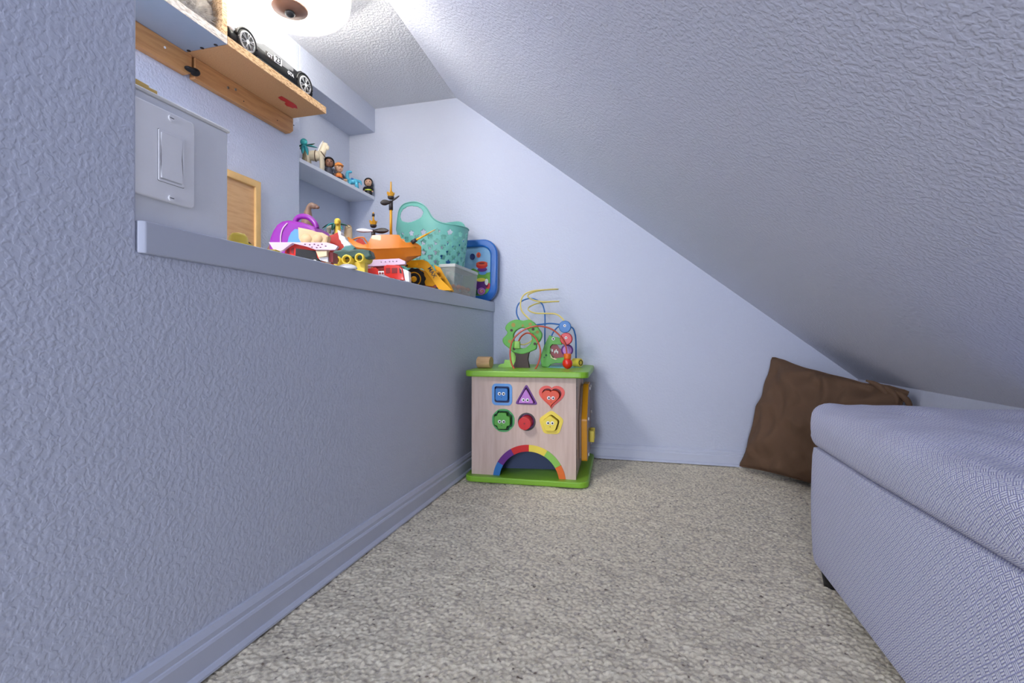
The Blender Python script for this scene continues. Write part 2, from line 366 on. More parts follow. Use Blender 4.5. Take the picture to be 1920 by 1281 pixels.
# carpet: every tuft is a bump of the mesh
def make_floor():
    x0, x1, y0, y1, st = -.66, .78, .42, 2.075, .0022
    nx = int((x1-x0)/st); ny = int((y1-y0)/st)
    X, Y = np.meshgrid(np.linspace(x0, x1, nx), np.linspace(y0, y1, ny))
    cs = .0056; gx = int((x1-x0)/cs)+4; gy = int((y1-y0)/cs)+4
    jx = rng.random((gy, gx)); jy = rng.random((gy, gx)); jh = rng.random((gy, gx)); jc = rng.random((gy, gx))
    CX = ((X-x0)/cs+1).astype(int); CY = ((Y-y0)/cs+1).astype(int)
    best = np.full(X.shape, 9.); H = np.zeros(X.shape); C = np.zeros(X.shape)
    for dx in (-1, 0, 1):
        for dy in (-1, 0, 1):
            ix = np.clip(CX+dx, 0, gx-1); iy = np.clip(CY+dy, 0, gy-1)
            px = x0+(ix-1+jx[iy, ix])*cs; py = y0+(iy-1+jy[iy, ix])*cs
            d = np.hypot(X-px, Y-py)/cs; m = d < best
            best = np.where(m, d, best); H = np.where(m, jh[iy, ix], H); C = np.where(m, jc[iy, ix], C)
    z = np.sqrt(np.clip(1-(best/.95)**2, 0, 1))*.0036+H*.0028*(best < .8)
    z = z+.0022*np.sin(X*31+np.sin(Y*23)*2)*np.sin(Y*27+np.sin(X*17)*2)-.008
    z += (rng.random(X.shape)-.5)*.0010
    z = np.where((best > .0), z, z)
    v = np.stack([X, Y, z], -1).reshape(-1, 3)
    idx = np.arange(nx*ny).reshape(ny, nx)
    q = np.stack([idx[:-1, :-1], idx[:-1, 1:], idx[1:, 1:], idx[1:, :-1]], -1).reshape(-1, 4)
    base = len(v); v = np.vstack([v, [(x0, -.8, -.004), (x1, -.8, -.004), (x1, y0, -.004), (x0, y0, -.004)]])
    q = np.vstack([q, [[base, base+1, base+2, base+3]]])
    me = bpy.data.meshes.new('floor'); me.vertices.add(len(v)); me.vertices.foreach_set('co', v.ravel())
    me.loops.add(q.size); me.loops.foreach_set('vertex_index', q.ravel().astype(np.int32))
    me.polygons.add(len(q)); me.polygons.foreach_set('loop_start', (np.arange(len(q))*4).astype(np.int32))
    me.update(calc_edges=True); me.polygons.foreach_set('use_smooth', [True]*len(q))
    at = me.attributes.new('tuft', 'FLOAT', 'POINT'); at.data.foreach_set('value', np.append(C.ravel(), [.5]*4).astype(np.float32))
    return struct(link('floor', me, 'carpet'))
make_floor()

# ------------------------------------------------------------------ ottoman
def rbox(lo, hi, r, step, fn=None, concave=0):
    """rounded subdivided box with box-mapped UVs (metres)"""
    mb = MB(); uvs = []; lo = Vector(lo); hi = Vector(hi)
    n = [max(2, int((hi[i]-lo[i])/step)) for i in range(3)]
    for ax in range(3):
        u, v = [(1, 2), (0, 2), (0, 1)][ax]
        for side in (0, 1):
            vs = []; uvv = []
            for j in range(n[v]+1):
                for i in range(n[u]+1):
                    p = Vector((0, 0, 0)); p[ax] = (lo, hi)[side][ax]; p[u] = lo[u]+(hi[u]-lo[u])*i/n[u]; p[v] = lo[v]+(hi[v]-lo[v])*j/n[v]
                    uvv.append((p[u], p[v])); q = Vector([min(max(p[k], lo[k]+r), hi[k]-r) for k in range(3)]); d = p-q
                    if d.length > 1e-9: p = q+d.normalized()*r
                    if fn: p = fn(p)
                    vs.append(p)
            W = n[u]+1; fs = []
            for j in range(n[v]):
                for i in range(n[u]):
                    f = (j*W+i, j*W+i+1, (j+1)*W+i+1, (j+1)*W+i); flip = (side == 0) != (ax == 1)
                    fs.append(f[::-1] if flip else f)
                    uvs += [uvv[k] for k in fs[-1]]
            mb.add(vs, fs)
    return mb, uvs
def rbox_obj(name, m, parent, *a, **k):
    mb, uvs = rbox(*a, **k); me = bpy.data.meshes.new(name); me.from_pydata(mb.v, [], mb.f)
    uv = me.uv_layers.new(name='UVMap'); uv.data.foreach_set('uv', [c for p in uvs for c in p])
    me.polygons.foreach_set('use_smooth', [True]*len(me.polygons))
    return link(name, me, m, parent)
ox, oy = .34, .04
ott = thing('ottoman', 'large periwinkle basket-weave upholstered ottoman with padded lid beside knee wall', 'ottoman', (.54, .6, 0))
def ob(p):
    q = Vector(p); 
    q.x += -.004*math.sin((p.z-.03)/.25*PI) if p.x < .4 else 0
    q.z += (p.z/.272)**3*max(0, .9-p.y)*.018
    return q-Vector((.54, .6, 0))
DENT = [(.47, 1.02, .030, .014), (.56, .93, .05, .012), (.50, .80, .035, .013), (.62, .72, .06, .012), (.43, .62, .05, .010), (.60, 1.05, .05, .008), (.52, .45, .06, .013)]
def lid(p):
    q = Vector(p); top = max(0, min(1, (p.z-.315)/.03))
    u = (p.x-ox)/.41; v = (p.y-oy)/1.12
    crown = .012*math.sin(PI*max(0, min(1, u)))**.6*math.sin(PI*max(0, min(1, v)))**.4
    for x, y, r, d in DENT: crown -= 1.7*d*math.exp(-((p.x-x)**2+((p.y-y)*.8)**2)/r/r)
    crown += .004*noise.noise(Vector((p.x*14, p.y*9, 3)))+.002*noise.noise(Vector((p.x*34, p.y*22, 1)))
    q.z += top*crown
    if p.x < .361 and p.z < .2962: q.x = (ox-.001)+(p.x-ox+.001)*.35
    if p.x < .37: q.x -= .006*math.sin(PI*max(0, min(1, (p.z-.275)/.085)))
    q.z += (1-top)*max(0, .9-p.y)*.018
    return q-Vector((.54, .6, 0))
rbox_obj('base', 'weave', ott, (ox, oy, .028), (.745, 1.162, .2735), .011, .02, fn=ob)
rbox_obj('lid', 'weave', ott, (ox-.001, oy, .2742), (.75, 1.160, .360), .022, .0095, fn=lid)
for lx in (ox+.018, .70):
    for ly in (oy+.03, 1.12):
        MB().cyl((lx-.54+.012, ly-.6, .03), (lx-.54+.012, ly-.6, -.004), .024, .018, 4 if False else 16).build('leg', 'black', ott)

# ------------------------------------------------------------------ brown pillow
def pillow():
    BL = Vector((.352, 2.018, .012)); TL = Vector((.468, 2.035, .425)); TR = Vector((.735, 1.66, .345)); BR = Vector((.655, 1.665, .008))
    n = 72; nrm = (BR-BL).cross(TL-BL).normalized()
    if nrm.y > 0: nrm = -nrm
    root = thing('throw_pillow', 'square brown cotton throw pillow leaning in the corner behind the ottoman', 'pillow', tuple((BL+BR)/2))
    c0 = (BL+BR)/2
    def P(i, j, side):
        u = 2*i/n-1; v = 2*j/n-1
        # edges bow inwards between the corners
        uu = u*(1-.07*(1-v*v)*abs(u)); vv = v*(1-.06*(1-u*u)*abs(v))
        uu += .03*noise.noise(Vector((v*3.1, 7, 1)))*abs(u); vv += .035*noise.noise(Vector((u*3.3, 2, 5)))*max(0, v)
        a = (uu+1)/2; b = (vv+1)/2
        p = BL*(1-a)*(1-b)+BR*a*(1-b)+TL*(1-a)*b+TR*a*b
        k = max(0, (1-u*u)*(1-v*v)); t = .070*k**.40
        wr = 0
        if side > 0:
            for cx, cy, dx, dy in ((-1, 1, .75, -.65), (1, 1, -.8, -.6), (-1, -1, .8, .7), (-.1, 1, -.3, -1), (.3, 1, .35, -1)):
                rx, ry = u-cx, v-cy; al = rx*dx+ry*dy; ac = -rx*dy+ry*dx
                wr += .017*math.exp(-al*1.6)*math.sin(ac/(.12+.35*max(al, 0))*3.2)*math.exp(-(ac/(.18+.5*max(al, 0)))**2)*min(1, max(al, 0)*5)
            wr += .020*noise.noise(Vector((u*2.2, v*1.6, .3)))-.034*abs(noise.noise(Vector((u*1.6+v*.9, v*1.3-u*.5, 4.2))))-.020*abs(noise.noise(Vector((u*3.2-v, v*2.1+u, 8.2))))+.016+.010*noise.noise(Vector((u*5, v*3+u*3, 9)))
            wr *= min(1, k*6)
        return p+nrm*(side*t+wr)+(Vector((0, 0, 0)))-c0
    mb = MB()
    for side in (1, -1):
        vs = [P(i, j, side) for j in range(n+1) for i in range(n+1)]
        fs = [(j*(n+1)+i, j*(n+1)+i+1, (j+1)*(n+1)+i+1, (j+1)*(n+1)+i) for j in range(n) for i in range(n)]
        if side < 0: fs = [f[::-1] for f in fs]
        mb.add(vs, fs)
    mb.build('cover', 'brown_cloth', root, fixn=False)
    e = [P(i, 0, 0) for i in range(0, n, 4)]+[P(n, j, 0) for j in range(0, n, 4)]+[P(i, n, 0) for i in range(n, 0, -4)]+[P(0, j, 0) for j in range(n, 0, -4)]
    MB().tube(e, .0028, 6, closed=True, sub=2).build('seam', 'brown_cloth', root)
    # crumpled corner folds at top right
    for k, (du, dv) in enumerate(((.0, .0), (-.03, .012), (-.055, .02))):
        q = TR-c0+nrm*(.012+.004*k)+Vector((du*.7, -du*.6, dv-.02))
        MB().tube([q+Vector((-.03, .035, .018)), q+Vector((-.01, .008, .006)), q+Vector((.006, -.004, -.02)), q+Vector((.004, .002, -.055))], lambda t: .009*(math.sin(PI*min(max(t, .06), .94)))**.6, 8).build('fold', 'brown_cloth', root)
pillow()

# ------------------------------------------------------------------ ceiling lamp
lp = thing('ceiling_lamp', 'white round glass flush-mount ceiling lamp with a brown bronze centre cap', 'lamp', (LAMP[0], LAMP[1], CZ))
MB().lathe([(.14, 0), (.146, -.01), (.158, -.040), (.157, -.044), (.05, -.03)], 48).build('ceiling_plate', 'white', lp)
MB().cyl((0, 0, -.02), (0, 0, -.062), .006).build('stem', 'bronze', lp)
pr = [(.150, -.045), (.163, -.052), (.168, -.075), (.165, -.098), (.155, -.112), (.138, -.121), (.110, -.125), (.05, -.128), (.046, -.126), (.108, -.121), (.135, -.117), (.150, -.108), (.160, -.095), (.163, -.075), (.158, -.055), (.148, -.049)]
mb = MB().lathe(pr, 64, caps=False)
for i, fc in enumerate(mb.f):
    if sum(mb.v[k][2] for k in fc)/4 > -.1105: mb.m[i] = 1
mb.build('shade', ['lamp_glass', 'lamp_glass_side'], lp)
MB().lathe([(.044, -.123), (.049, -.128), (.048, -.131), (.02, -.137), (.014, -.138)], 40).build('centre_cap', 'bronze', lp)
MB().lathe([(.004, -.134), (.013, -.139), (.014, -.144), (.009, -.149), (.004, -.151)], 24).build('finial', 'dark_metal', lp)

# ------------------------------------------------------------------ switch plate
p1 = at_side(357, 312, -.645); y1 = p1[1]
sw = thing('light_switch', 'white rocker light switch plate on the low stub wall', 'switch', (-.645, y1-.078, .735), 90)
zt = at_side(357, 234, -.645)[2]-.735; zb = at_side(357, 390, -.645)[2]-.735
shape('plate', [rrect(-.082, zb, .078, zt, .004)], .006, 'plastic_white', sw, y=-.006, bev=.002)
xa = at_side(290, 0, -.645)[1]-(y1-.078); xb = at_side(338, 0, -.645)[1]-(y1-.078)
za = at_side(290, 338, -.645)[2]-.735; zc = at_side(290, 242, -.645)[2]-.735
shape('rocker_frame', [rrect(xa, za, xb, zc, .002), rrect(xa+.0022, za+.0022, xb-.0022, zc-.0022, .0015)], .002, 'plastic_white', sw, y=-.0075, bev=.0005)
shape('rocker_gap', [rrect(xa-.0008, za-.0008, xb+.0008, zc+.0008, .002), rrect(xa, za, xb, zc, .002)], .0004, 'cloth_dark', sw, y=-.0064)
mb = MB(); x0, x1, z0, z1 = xa+.003, xb-.003, za+.004, zc-.003
mb.add([(x0, -.0062, z0), (x1, -.0062, z0), (x1, -.0062, z1), (x0, -.0062, z1), (x0, -.0090, z0), (x1, -.0090, z0), (x1, -.007, (z0+z1)/2+.004), (x0, -.007, (z0+z1)/2+.004), (x0, -.0085, z1), (x1, -.0085, z1)],
       [(0, 1, 5, 4), (4, 5, 6, 7), (7, 6, 9, 8), (8, 9, 2, 3), (0, 4, 7, 8, 3), (1, 2, 9, 6, 5), (0, 3, 2, 1)], 0, False)
mb.build('rocker', 'plastic_white', sw, bevel=.0006)
for z in (zc+.022, za-.020):
    s = MB().cyl(((xa+xb)/2, -.0055, z), ((xa+xb)/2, -.0078, z), .0045).build('screw', 'plastic_white', sw)
    MB().box(((xa+xb)/2-.0030, -.0079, z-.0005), ((xa+xb)/2+.0030, -.0077, z+.0006)).build('slot', 'cloth_dark', s)
# bits lying on the stub wall
for k in range(2):
    o = MB().box((-.030, -.007, 0), (.030, .007, .0062)).build('wood_strip', 'yellow_bits', bevel=.001)
    o.location = (-.656-.004*k, .497-.006*k, .8326+.0063*k); o.rotation_euler = (0, 0, math.radians(86+k*9))
    tag(o, ['short yellow wooden strip lying flat on the white top of the stub wall', 'short yellow wooden strip stacked on the strip above the light switch'][k], 'wood strip')

# ------------------------------------------------------------------ wood shelf on the inner wall
SZ = 1.276; SF = -1.066
sh = thing('wall_shelf', 'raw chipboard wall shelf held by a pine ledger under the black toy car', 'shelf', (WA, 1.27, SZ))
def rel(x, y, z, o=(WA, 1.27, SZ)): return (x-o[0], y-o[1], z-o[2])
mb = MB(); mb.box(rel(WA, 1.0625, SZ), rel(SF-.0015, 1.478, SZ+.0225)); mb.build('board', 'fibreboard', sh)
MB().box(rel(SF-.0015, 1.0625, SZ+.0002), rel(SF, 1.478, SZ+.0223)).build('front_edge', 'particle_edge', sh)
MB().box(rel(WA, 1.478, SZ+.0002), rel(SF, 1.4795, SZ+.0223)).build('end_edge', 'particle_edge', sh)
def ledger(name, y0, y1, ch0, ch1, parent, o):
    z0 = at_side(549, 253, -1.202)[2]
    pts = [(y0+(ch0), z0), (y1-ch1, z0), (y1, z0+ch1*.9), (y1, SZ), (y0, SZ), (y0, z0+ch0*.9)]
    if not ch0: pts = [(y0, z0), (y1-ch1, z0), (y1, z0+ch1*.9), (y1, SZ), (y0, SZ)]
    if not ch1: pts = [(y0+ch0, z0), (y1, z0), (y1, SZ), (y0, SZ), (y0, z0+ch0*.9)]
    mb = MB(); prism(mb, pts, 'x', WA, -1.202)
    mb.v = [(v[0]-o[0], v[1]-o[1], v[2]-o[2]) for v in mb.v]
    return mb.build(name, 'pine', parent, bevel=.002)
yj = at_side(362, 100, -1.202)[1]
lg = ledger('ledger', yj+.006, 1.482, 0, .016, sh, (WA, 1.27, SZ))
for x, y in ((427.5, 164.5), (441.5, 168)):
    p = at_side(x, y, -1.202); MB().cyl(rel(-1.2035, p[1], p[2]), rel(-1.2005, p[1], p[2]), .004).build('screw', 'metal', lg)
for x, y, m in ((457, 190, 'dark_metal'), (520, 226, 'dark_metal'), (551, 235, 'dark_metal')):
    p = at_side(x, y, -1.202); MB().cyl(rel(-1.203, p[1], p[2]), rel(-1.2015, p[1], p[2]), .002, n=8).build('nail', m, lg)
# red paint smear on the underside (flat mark)
def under(x, y, z=SZ):
    Z = F*(.5-z)/(y-632); X = (x-960)/F*Z; return (X*CT-Z*ST, X*ST+Z*CT)
pts = [(521, 182), (528, 180), (535, 184), (543, 189), (550, 193), (556, 198), (558, 204), (552, 202), (549, 203), (543, 200), (538, 199), (533, 194), (536, 192), (530, 188), (526, 187)]
w_ = [under(*p) for p in pts]
cxm = sum(q[0] for q in w_)/len(w_); cym = sum(q[1] for q in w_)/len(w_)
mb = MB(); mb.add([rel(x, y, SZ-.0006) for x, y in w_]+[rel(cxm, cym, SZ-.0006)], [(i, (i+1) % len(w_), len(w_)) for i in range(len(w_))], 0, False)
mb.build('paint_smear', 'red', sh, fixn=False)
# cubby (open box) left of it
cb = thing('wall_cubby', 'open chipboard cubby with grey-blue underside screwed to the inner wall', 'shelf', (WA, .75, SZ))
o = (WA, .75, SZ)
mb = MB().box(rel(WA, .40, SZ, o), rel(SF-.0015, 1.0605, SZ+.0215, o)); mb.build('bottom_board', 'melamine', cb)
MB().box(rel(SF-.0015, .40, SZ+.0002, o), rel(SF, 1.0605, SZ+.0213, o)).build('front_edge', 'particle_white', cb)
MB().box(rel(WA, 1.044, SZ+.0215, o), rel(SF, 1.0605, 1.56, o)).build('side_panel', 'particle_edge', cb)
MB().box(rel(WA, .40, SZ+.0215, o), rel(WA+.006, 1.044, 1.56, o)).build('back_panel', 'cubby_back', cb)
MB().box(rel(WA+.006, .40, 1.545, o), rel(SF, 1.044, 1.56, o)).build('top_board', 'particle_edge', cb)
for x, y in ((354, 95), (379, 90), (404.5, 84)):
    q = under(x, y); MB().cyl(rel(q[0], q[1], SZ-.001, o), rel(q[0], q[1], SZ+.001, o), .0048).build('screw', 'dark_metal', cb)
lg = ledger('ledger', .40, yj-.003, 0, .012, cb, o)
p = at_side(309, 89, -1.202); MB().cyl(rel(-1.203, p[1], p[2], o), rel(-1.201, p[1], p[2], o), .003).build('screw', 'plastic_white', lg)
p = at_side(366, 134, -1.20)
o_ = MB().ell((0, 0, 0), (.013, .013, .010)).ell((.004, -.018, -.003), (.010, .016, .006)).build('door_stop', 'rubber'); o_.location = (-1.199, p[1]-.002, p[2]-.003)
tag(o_, 'black rubber knob wedged in the joint between the pine ledgers', 'knob')
# fluffy toy
ft = thing('fluffy_toy', 'grey fluffy long-haired soft toy lying in the cubby', 'soft toy', (-1.125, .0, SZ+.0216))
pc = at_side(372, 12, -1.125); ft.location.y = pc[1]-.012
MB().ell((0, 0, .050), (.034, .062, .046)).build('body', 'fur', ft)
mb = MB()
for k in range(3400):
    a = random.uniform(0, 2*PI); c = random.uniform(-.8, 1); s_ = math.sqrt(1-c*c)
    d = Vector((s_*math.cos(a), s_*math.sin(a), c)); p = Vector((d.x*.032, d.y*.060, .050+d.z*.044)); L_ = random.uniform(.012, .028)
    t = d.orthogonal().normalized()*.0011; e = p+d*L_+Vector((random.uniform(-.006, .006), random.uniform(-.006, .006), -.004*random.random()))
    if e.z < .001: e.z = .001
    e.y = min(e.y, 1.043-ft.location.y); e.x = max(e.x, -.088)
    mb.add([p-t, p+t, e], [(0, 1, 2)], 0, False)
hr = mb.build('fur', 'fur', ft, fixn=False); hr['kind'] = 'stuff'

# ------------------------------------------------------------------ niche shelf
ns = MB().box((NA+.0005, 1.541, 1.145), (WA, BW-.0005, 1.160)).build('niche_shelf', 'shelf_white', bevel=.0015)
tag(ns, 'thin white painted shelf in the wall niche holding small toy figures', 'shelf')
NZ = 1.160
# framed panel leaning on inner wall
fp = thing('framed_panel', 'pale wooden framed panel leaning on the inner wall behind the stub wall', 'panel', (WA+.006, 1.15, LZ), 90)
y1 = at_side(485, 343, -1.214)[1]-1.15; zt = at_side(485, 343, -1.214)[2]-LZ
shape('frame', [[(-.2, 0), (y1, 0), (y1, zt), (-.2, zt)], [(-.18, .02), (y1-.018, .02), (y1-.018, zt-.018), (-.18, zt-.018)]], .014, 'panel_frame', fp, y=-.010, bev=.002)
MB().box((-.181, -.002, .019), (y1-.017, .003, zt-.017)).build('panel', 'panel_wood', fp)

# ------------------------------------------------------------------ activity cube
CX, CY, CR = -.400, 1.822, math.radians(3)
cube = thing('activity_cube', 'wooden activity cube toy with green boards, shape sorter front and rainbow arch', 'toy', (CX, CY, 0), 3)
def slab(name, z0, z1):
    o = shape(name, [rrect(-.210, -.210, .210, .210, .028, 8)], z1-z0, 'green', cube, bev=.004)
    o.data.transform(Matrix.Translation((0, 0, (z0+z1)/2)) @ Matrix.Rotation(PI/2, 4, 'X') @ Matrix.Translation((0, -(z1-z0)/2, 0)))
    return o
slab('bottom_board', 0.000, .020); slab('top_board', .363, .384)
bx0, bx1, by = -.193, .171, -.186
AC = (.0108, .004); AR, Ar = .1265, .1045
def arc(R, n=40): return [(AC[0]+R*math.cos(PI*i/n), max(.0205, AC[1]+R*math.sin(PI*i/n))) for i in range(n+1)]
ai = arc(Ar+.002)
front = [(bx0, .0202), (AC[0]-Ar-.002, .0202)]+[(x, z) for x, z in ai[::-1]][1:-1]+[(AC[0]+Ar+.002, .0202), (bx1, .0202), (bx1, .3628), (bx0, .3628)]
SH = {}
sq = rrect(-.119, .264, -.048, .338, .014)
sqi = rrect(-.1105, .2725, -.0565, .3295, .007)
tri = [(-.030, .2735), (.0345, .2735), (.0022, .331)]
def heart(cx, cz, s):
    out = []
    for i in range(40):
        t = 2*PI*i/40; out.append((cx+s*16*math.sin(t)**3/16, cz+s*(14*math.cos(t)-4*math.cos(2*t)-1.5*math.cos(3*t)-.6*math.cos(4*t))/16))
    return out
def rotp(p, a, c): ca, sa = math.cos(a), math.sin(a); return [(c[0]+(x-c[0])*ca-(z-c[1])*sa, c[1]+(x-c[0])*sa+(z-c[1])*ca) for x, z in p]
def plus(cx, cz, r, w):
    return [(cx+x*r, cz+z*r) for x, z in ((-w, -1), (w, -1), (w*1.15, -w*1.15), (1, -w), (1, w), (w*1.15, w*1.15), (w, 1), (-w, 1), (-w*1.15, w*1.15), (-1, w), (-1, -w), (-w*1.15, -w*1.15))]
def ngon(cx, cz, r, n, a0): return [(cx+r*math.cos(a0+2*PI*i/n), cz+r*math.sin(a0+2*PI*i/n)) for i in range(n)]
def roundp(p, r, n=4):
    out = []; N = len(p)
    for i in range(N):
        a, b_, c = Vector(p[i-1]), Vector(p[i]), Vector(p[(i+1) % N]); u = (a-b_).normalized(); v = (c-b_).normalized()
        s_ = b_+u*r; e_ = b_+v*r
        for k in range(n+1):
            t = k/n; q = s_*(1-t)**2+b_*2*t*(1-t)+e_*t*t; out.append((q.x, q.y))
    return out
holes = [scale(sqi, .98), roundp(tri, .008), heart(.0895, .3015, .0335), roundp(plus(-.079, .2115, .0335, .6), .006), circ(.0032, .2095, .0265), roundp(ngon(.088, .208, .031, 5, PI/2), .008)]
fp_ = shape('front_panel', [front]+holes, .010, 'beech', cube, y=by)
for nm, lo, hi in (('side_panel', (bx0, by+.010, .0202), (bx0+.010, -by, .3628)), ('side_panel', (bx1-.010, by+.010, .0202), (bx1, -by, .3628)), ('back_panel', (bx0+.010, -by-.010, .0202), (bx1-.010, -by, .3628))):
    MB().box(lo, hi).build(nm, 'beech', cube)
mb = MB(); mb.add([(bx0+.011, by+.085, .0203), (bx1-.011, by+.125, .0203), (bx1-.011, by+.131, .0203), (bx0+.011, by+.091, .0203), (bx0+.011, by+.085, .150), (bx1-.011, by+.125, .150), (bx1-.011, by+.131, .150), (bx0+.011, by+.091, .150)],
      [(3, 2, 1, 0), (4, 5, 6, 7), (0, 1, 5, 4), (1, 2, 6, 5), (2, 3, 7, 6), (3, 0, 4, 7)], 0, False)
mb.build('inner_board', 'navy', cube)
MB().box((bx0+.010, by+.0101, .150), (bx1-.010, by+.1312, .154)).build('inner_shelf', 'navy', cube)
def eyes(parent, cx, cz, y, r=.0058, gap=.0072):
    for s in (-1, 1):
        mb = MB(); mb.cyl((cx+s*gap, y, cz), (cx+s*gap, y-.0008, cz), r, mi=0); mb.cyl((cx+s*gap+.0008, y-.0008, cz-.0005), (cx+s*gap+.0008, y-.0014, cz-.0005), r*.52, mi=1)
        mb.build('eye', ['white', 'black'], parent)
    mb = MB().cyl((cx, y, cz-.013), (cx, y-.0006, cz-.013), .0014, n=8).build('mouth', 'black', parent)
def sorter(rim_out, hole, rim_m, dark_m, block, block_m, out, ex, ez, label, eyes_on=True):
    shape('shape_rim', [rim_out, hole], .0022, rim_m, cube, y=by-.0022, bev=.0004)
    x0 = min(p[0] for p in hole); x1 = max(p[0] for p in hole); z0 = min(p[1] for p in hole); z1 = max(p[1] for p in hole)
    shape('recess', [scale(hole, 1.05), scale(hole, .999)], .0085, dark_m, cube, y=by+.0103)
    shape('recess_back', [scale(hole, 1.05)], .002, dark_m, cube, y=by+.0192)
    o = shape('shape_block', [block], .020+out, block_m, cube, y=by-out, bev=.0012); o['label'] = label
    if eyes_on: eyes(o, ex, ez, by-out)
    return o
def off(p, dx, dz): return [(x+dx, z+dz) for x, z in p]
sorter(sq, sqi, 'blue_light', 'blue_dark', off(rrect(-.1005, .2815, -.0595, .3215, .005), -.004, 0), 'blue', .010, -.0835, .3045, 'blue square peg with a face')
sorter(scale(roundp(tri, .008), 1.22), roundp(tri, .008), 'purple', 'purple', off(scale(roundp(tri, .006), .80), 0, -.002), 'lilac', .012, .0005, .2855, 'lilac triangular peg with a face')
sorter(scale(heart(.0895, .3025, .0425), 1.03), holes[2], 'coral', 'red_dark', off(heart(.0895, .3015, .0285), -.003, -.004), 'orange_red', .012, .088, .2945, 'red heart peg with a face')
sorter(roundp(ngon(-.079, .2115, .0425, 8, PI/8), .012), holes[3], 'mint_green', 'green_dark', off(roundp(plus(-.079, .2115, .0265, .52), .004), -.003, -.001), 'green_tree', .010, -.083, .2085, 'green clover peg with a face')
o = sorter(circ(.0032, .2095, .0305), holes[4], 'charcoal', 'lilac', off(circ(.0032, .2095, .0205), -.001, 0), 'red', .038, 0, 0, 'red round peg sticking far out', False)
MB().cyl((-.0005+.0025, by-.038, .2095), (.002, by-.0386, .2095), .003).build('hole', 'red_dark', o)
sorter(roundp(ngon(.088, .208, .0445, 5, PI/2), .012), holes[5], 'yellow', 'olive', off(roundp(ngon(.088, .208, .027, 5, PI/2), .006), -.003, -.001), 'yellow', .014, .0855, .2105, 'yellow pentagon peg with a face')
for k, m_ in enumerate(('orange', 'apple', 'yellow', 'red', 'purple', 'blue')):
    a0, a1 = PI*k/6+.004, PI*(k+1)/6-.004; ps = []
    for i in range(9): a = a0+(a1-a0)*i/8; ps.append((AC[0]+AR*math.cos(a), max(.0206, AC[1]+AR*math.sin(a))))
    for i in range(9): a = a1-(a1-a0)*i/8; ps.append((AC[0]+Ar*math.cos(a), max(.0206, AC[1]+Ar*math.sin(a))))
    shape('rainbow_segment', [ps], .0025, m_, cube, y=by-.0025, bev=.0004)
# side with the orange track board, clear cover, bolts and knob
XS = Matrix.Translation((bx1, 0, 0)) @ Matrix.Rotation(PI/2, 4, 'Z')       # outline x -> local +y, thickness from +x inwards
hexa = [(-.065, .055), (-.074, .205), (.030, .322), (.120, .322), (.165, .205), (.160, .055)]
shape('track_board', [roundp(hexa, .006), scale(hexa, .72)], .020, 'amber', cube, y=-.030, bev=.001, X=XS)
shape('clear_cover', [scale(hexa, .97)], .002, 'acrylic', cube, y=-.0325, X=XS)
shape('track_backing', [scale(hexa, .95)], .008, 'beech', cube, y=-.009, X=XS)
for yy, zz in ((.040, .305), (.115, .305), (-.055, .205), (.150, .200), (-.045, .075), (.145, .075)):
    MB().cyl((bx1+.0325, yy, zz), (bx1+.0365, yy, zz), .006, n=14).build('bolt', 'white', cube)
for yy in (.015, .075):
    MB().box((bx1+.0327, yy-.010, .108), (bx1+.052, yy+.010, .150)).build('slider_knob', 'yellow', cube, bevel=.003)
for z0, z1 in ((.255, .33), (.045, .115)):
    MB().box((bx1-.0002, by+.028, z0), (bx1+.0006, by+.036, z1)).build('slot', 'trunk', cube)
# things on top: all traced at their own depth in front of the back wall
T0 = .384
Mi = cube.matrix_world
Minv = (Matrix.Translation((CX, CY, 0)) @ Matrix.Rotation(CR, 4, 'Z')).inverted()
def tl(x, y, b): return Minv @ Vector(at_back(x, y, b))
def cr1(x, y): return (930+x/7.535, 530+y/7.535)
def trace(pts, b, conv=cr1):
    out = [tl(*conv(x, y), b) for x, y in pts]; return [(p.x, p.z) for p in out], sum(p.y for p in out)/len(out)
tree = [(180, 700), (150, 640), (200, 570), (290, 535), (390, 550), (470, 535), (540, 580), (600, 660), (640, 730), (620, 810), (570, 870), (560, 930), (500, 960), (440, 985), (360, 1000), (250, 970), (200, 920), (130, 860), (115, 800), (160, 750)]
hole = [(250, 720), (300, 660), (380, 630), (460, 660), (510, 740), (520, 830), (470, 900), (400, 940), (310, 920), (260, 850), (245, 780)]
B1 = 1.80
P_, yy = trace(tree, B1); H_, _ = trace(hole, B1)
tr_ = shape('tree_crown', [P_, H_], .022, 'green_tree', cube, y=yy-.011, smooth=[4, 4], bev=.003)
for x, y, r, m_ in ((255, 600, 30, 'olive'), (230, 675, 20, 'trunk'), (385, 610, 18, 'olive'), (490, 590, 24, 'olive'), (530, 660, 20, 'trunk'), (590, 700, 24, 'olive'), (205, 830, 26, 'olive'), (265, 935, 20, 'trunk'), (555, 865, 20, 'trunk')):
    q = tl(*cr1(x, y), B1); MB().cyl((q.x, yy-.0108, q.z), (q.x, yy-.0118, q.z), r/7.535/F*1.85, n=14).build('spot', m_, tr_)
P_, yy = trace([(270, 990), (490, 950), (460, 1010), (450, 1090), (472, 1200), (245, 1200), (285, 1110), (290, 1040)], B1)
P_ = [(x, max(z, T0)) if z > T0+.006 else (x, T0+.0002) for x, z in P_]
shape('tree_trunk', [P_], .020, 'trunk', cube, y=yy-.010, bev=.001)
P_, yy = trace([(250, 960), (285, 1060), (240, 1200), (40, 1200), (70, 1150), (120, 1140), (130, 1090), (190, 1095), (200, 1040), (225, 980)], B1+.02)
shape('bush', [[(x, max(z, T0+.0002)) for x, z in P_]], .016, 'green_light', cube, y=yy-.008, smooth=2)
B2 = 1.86
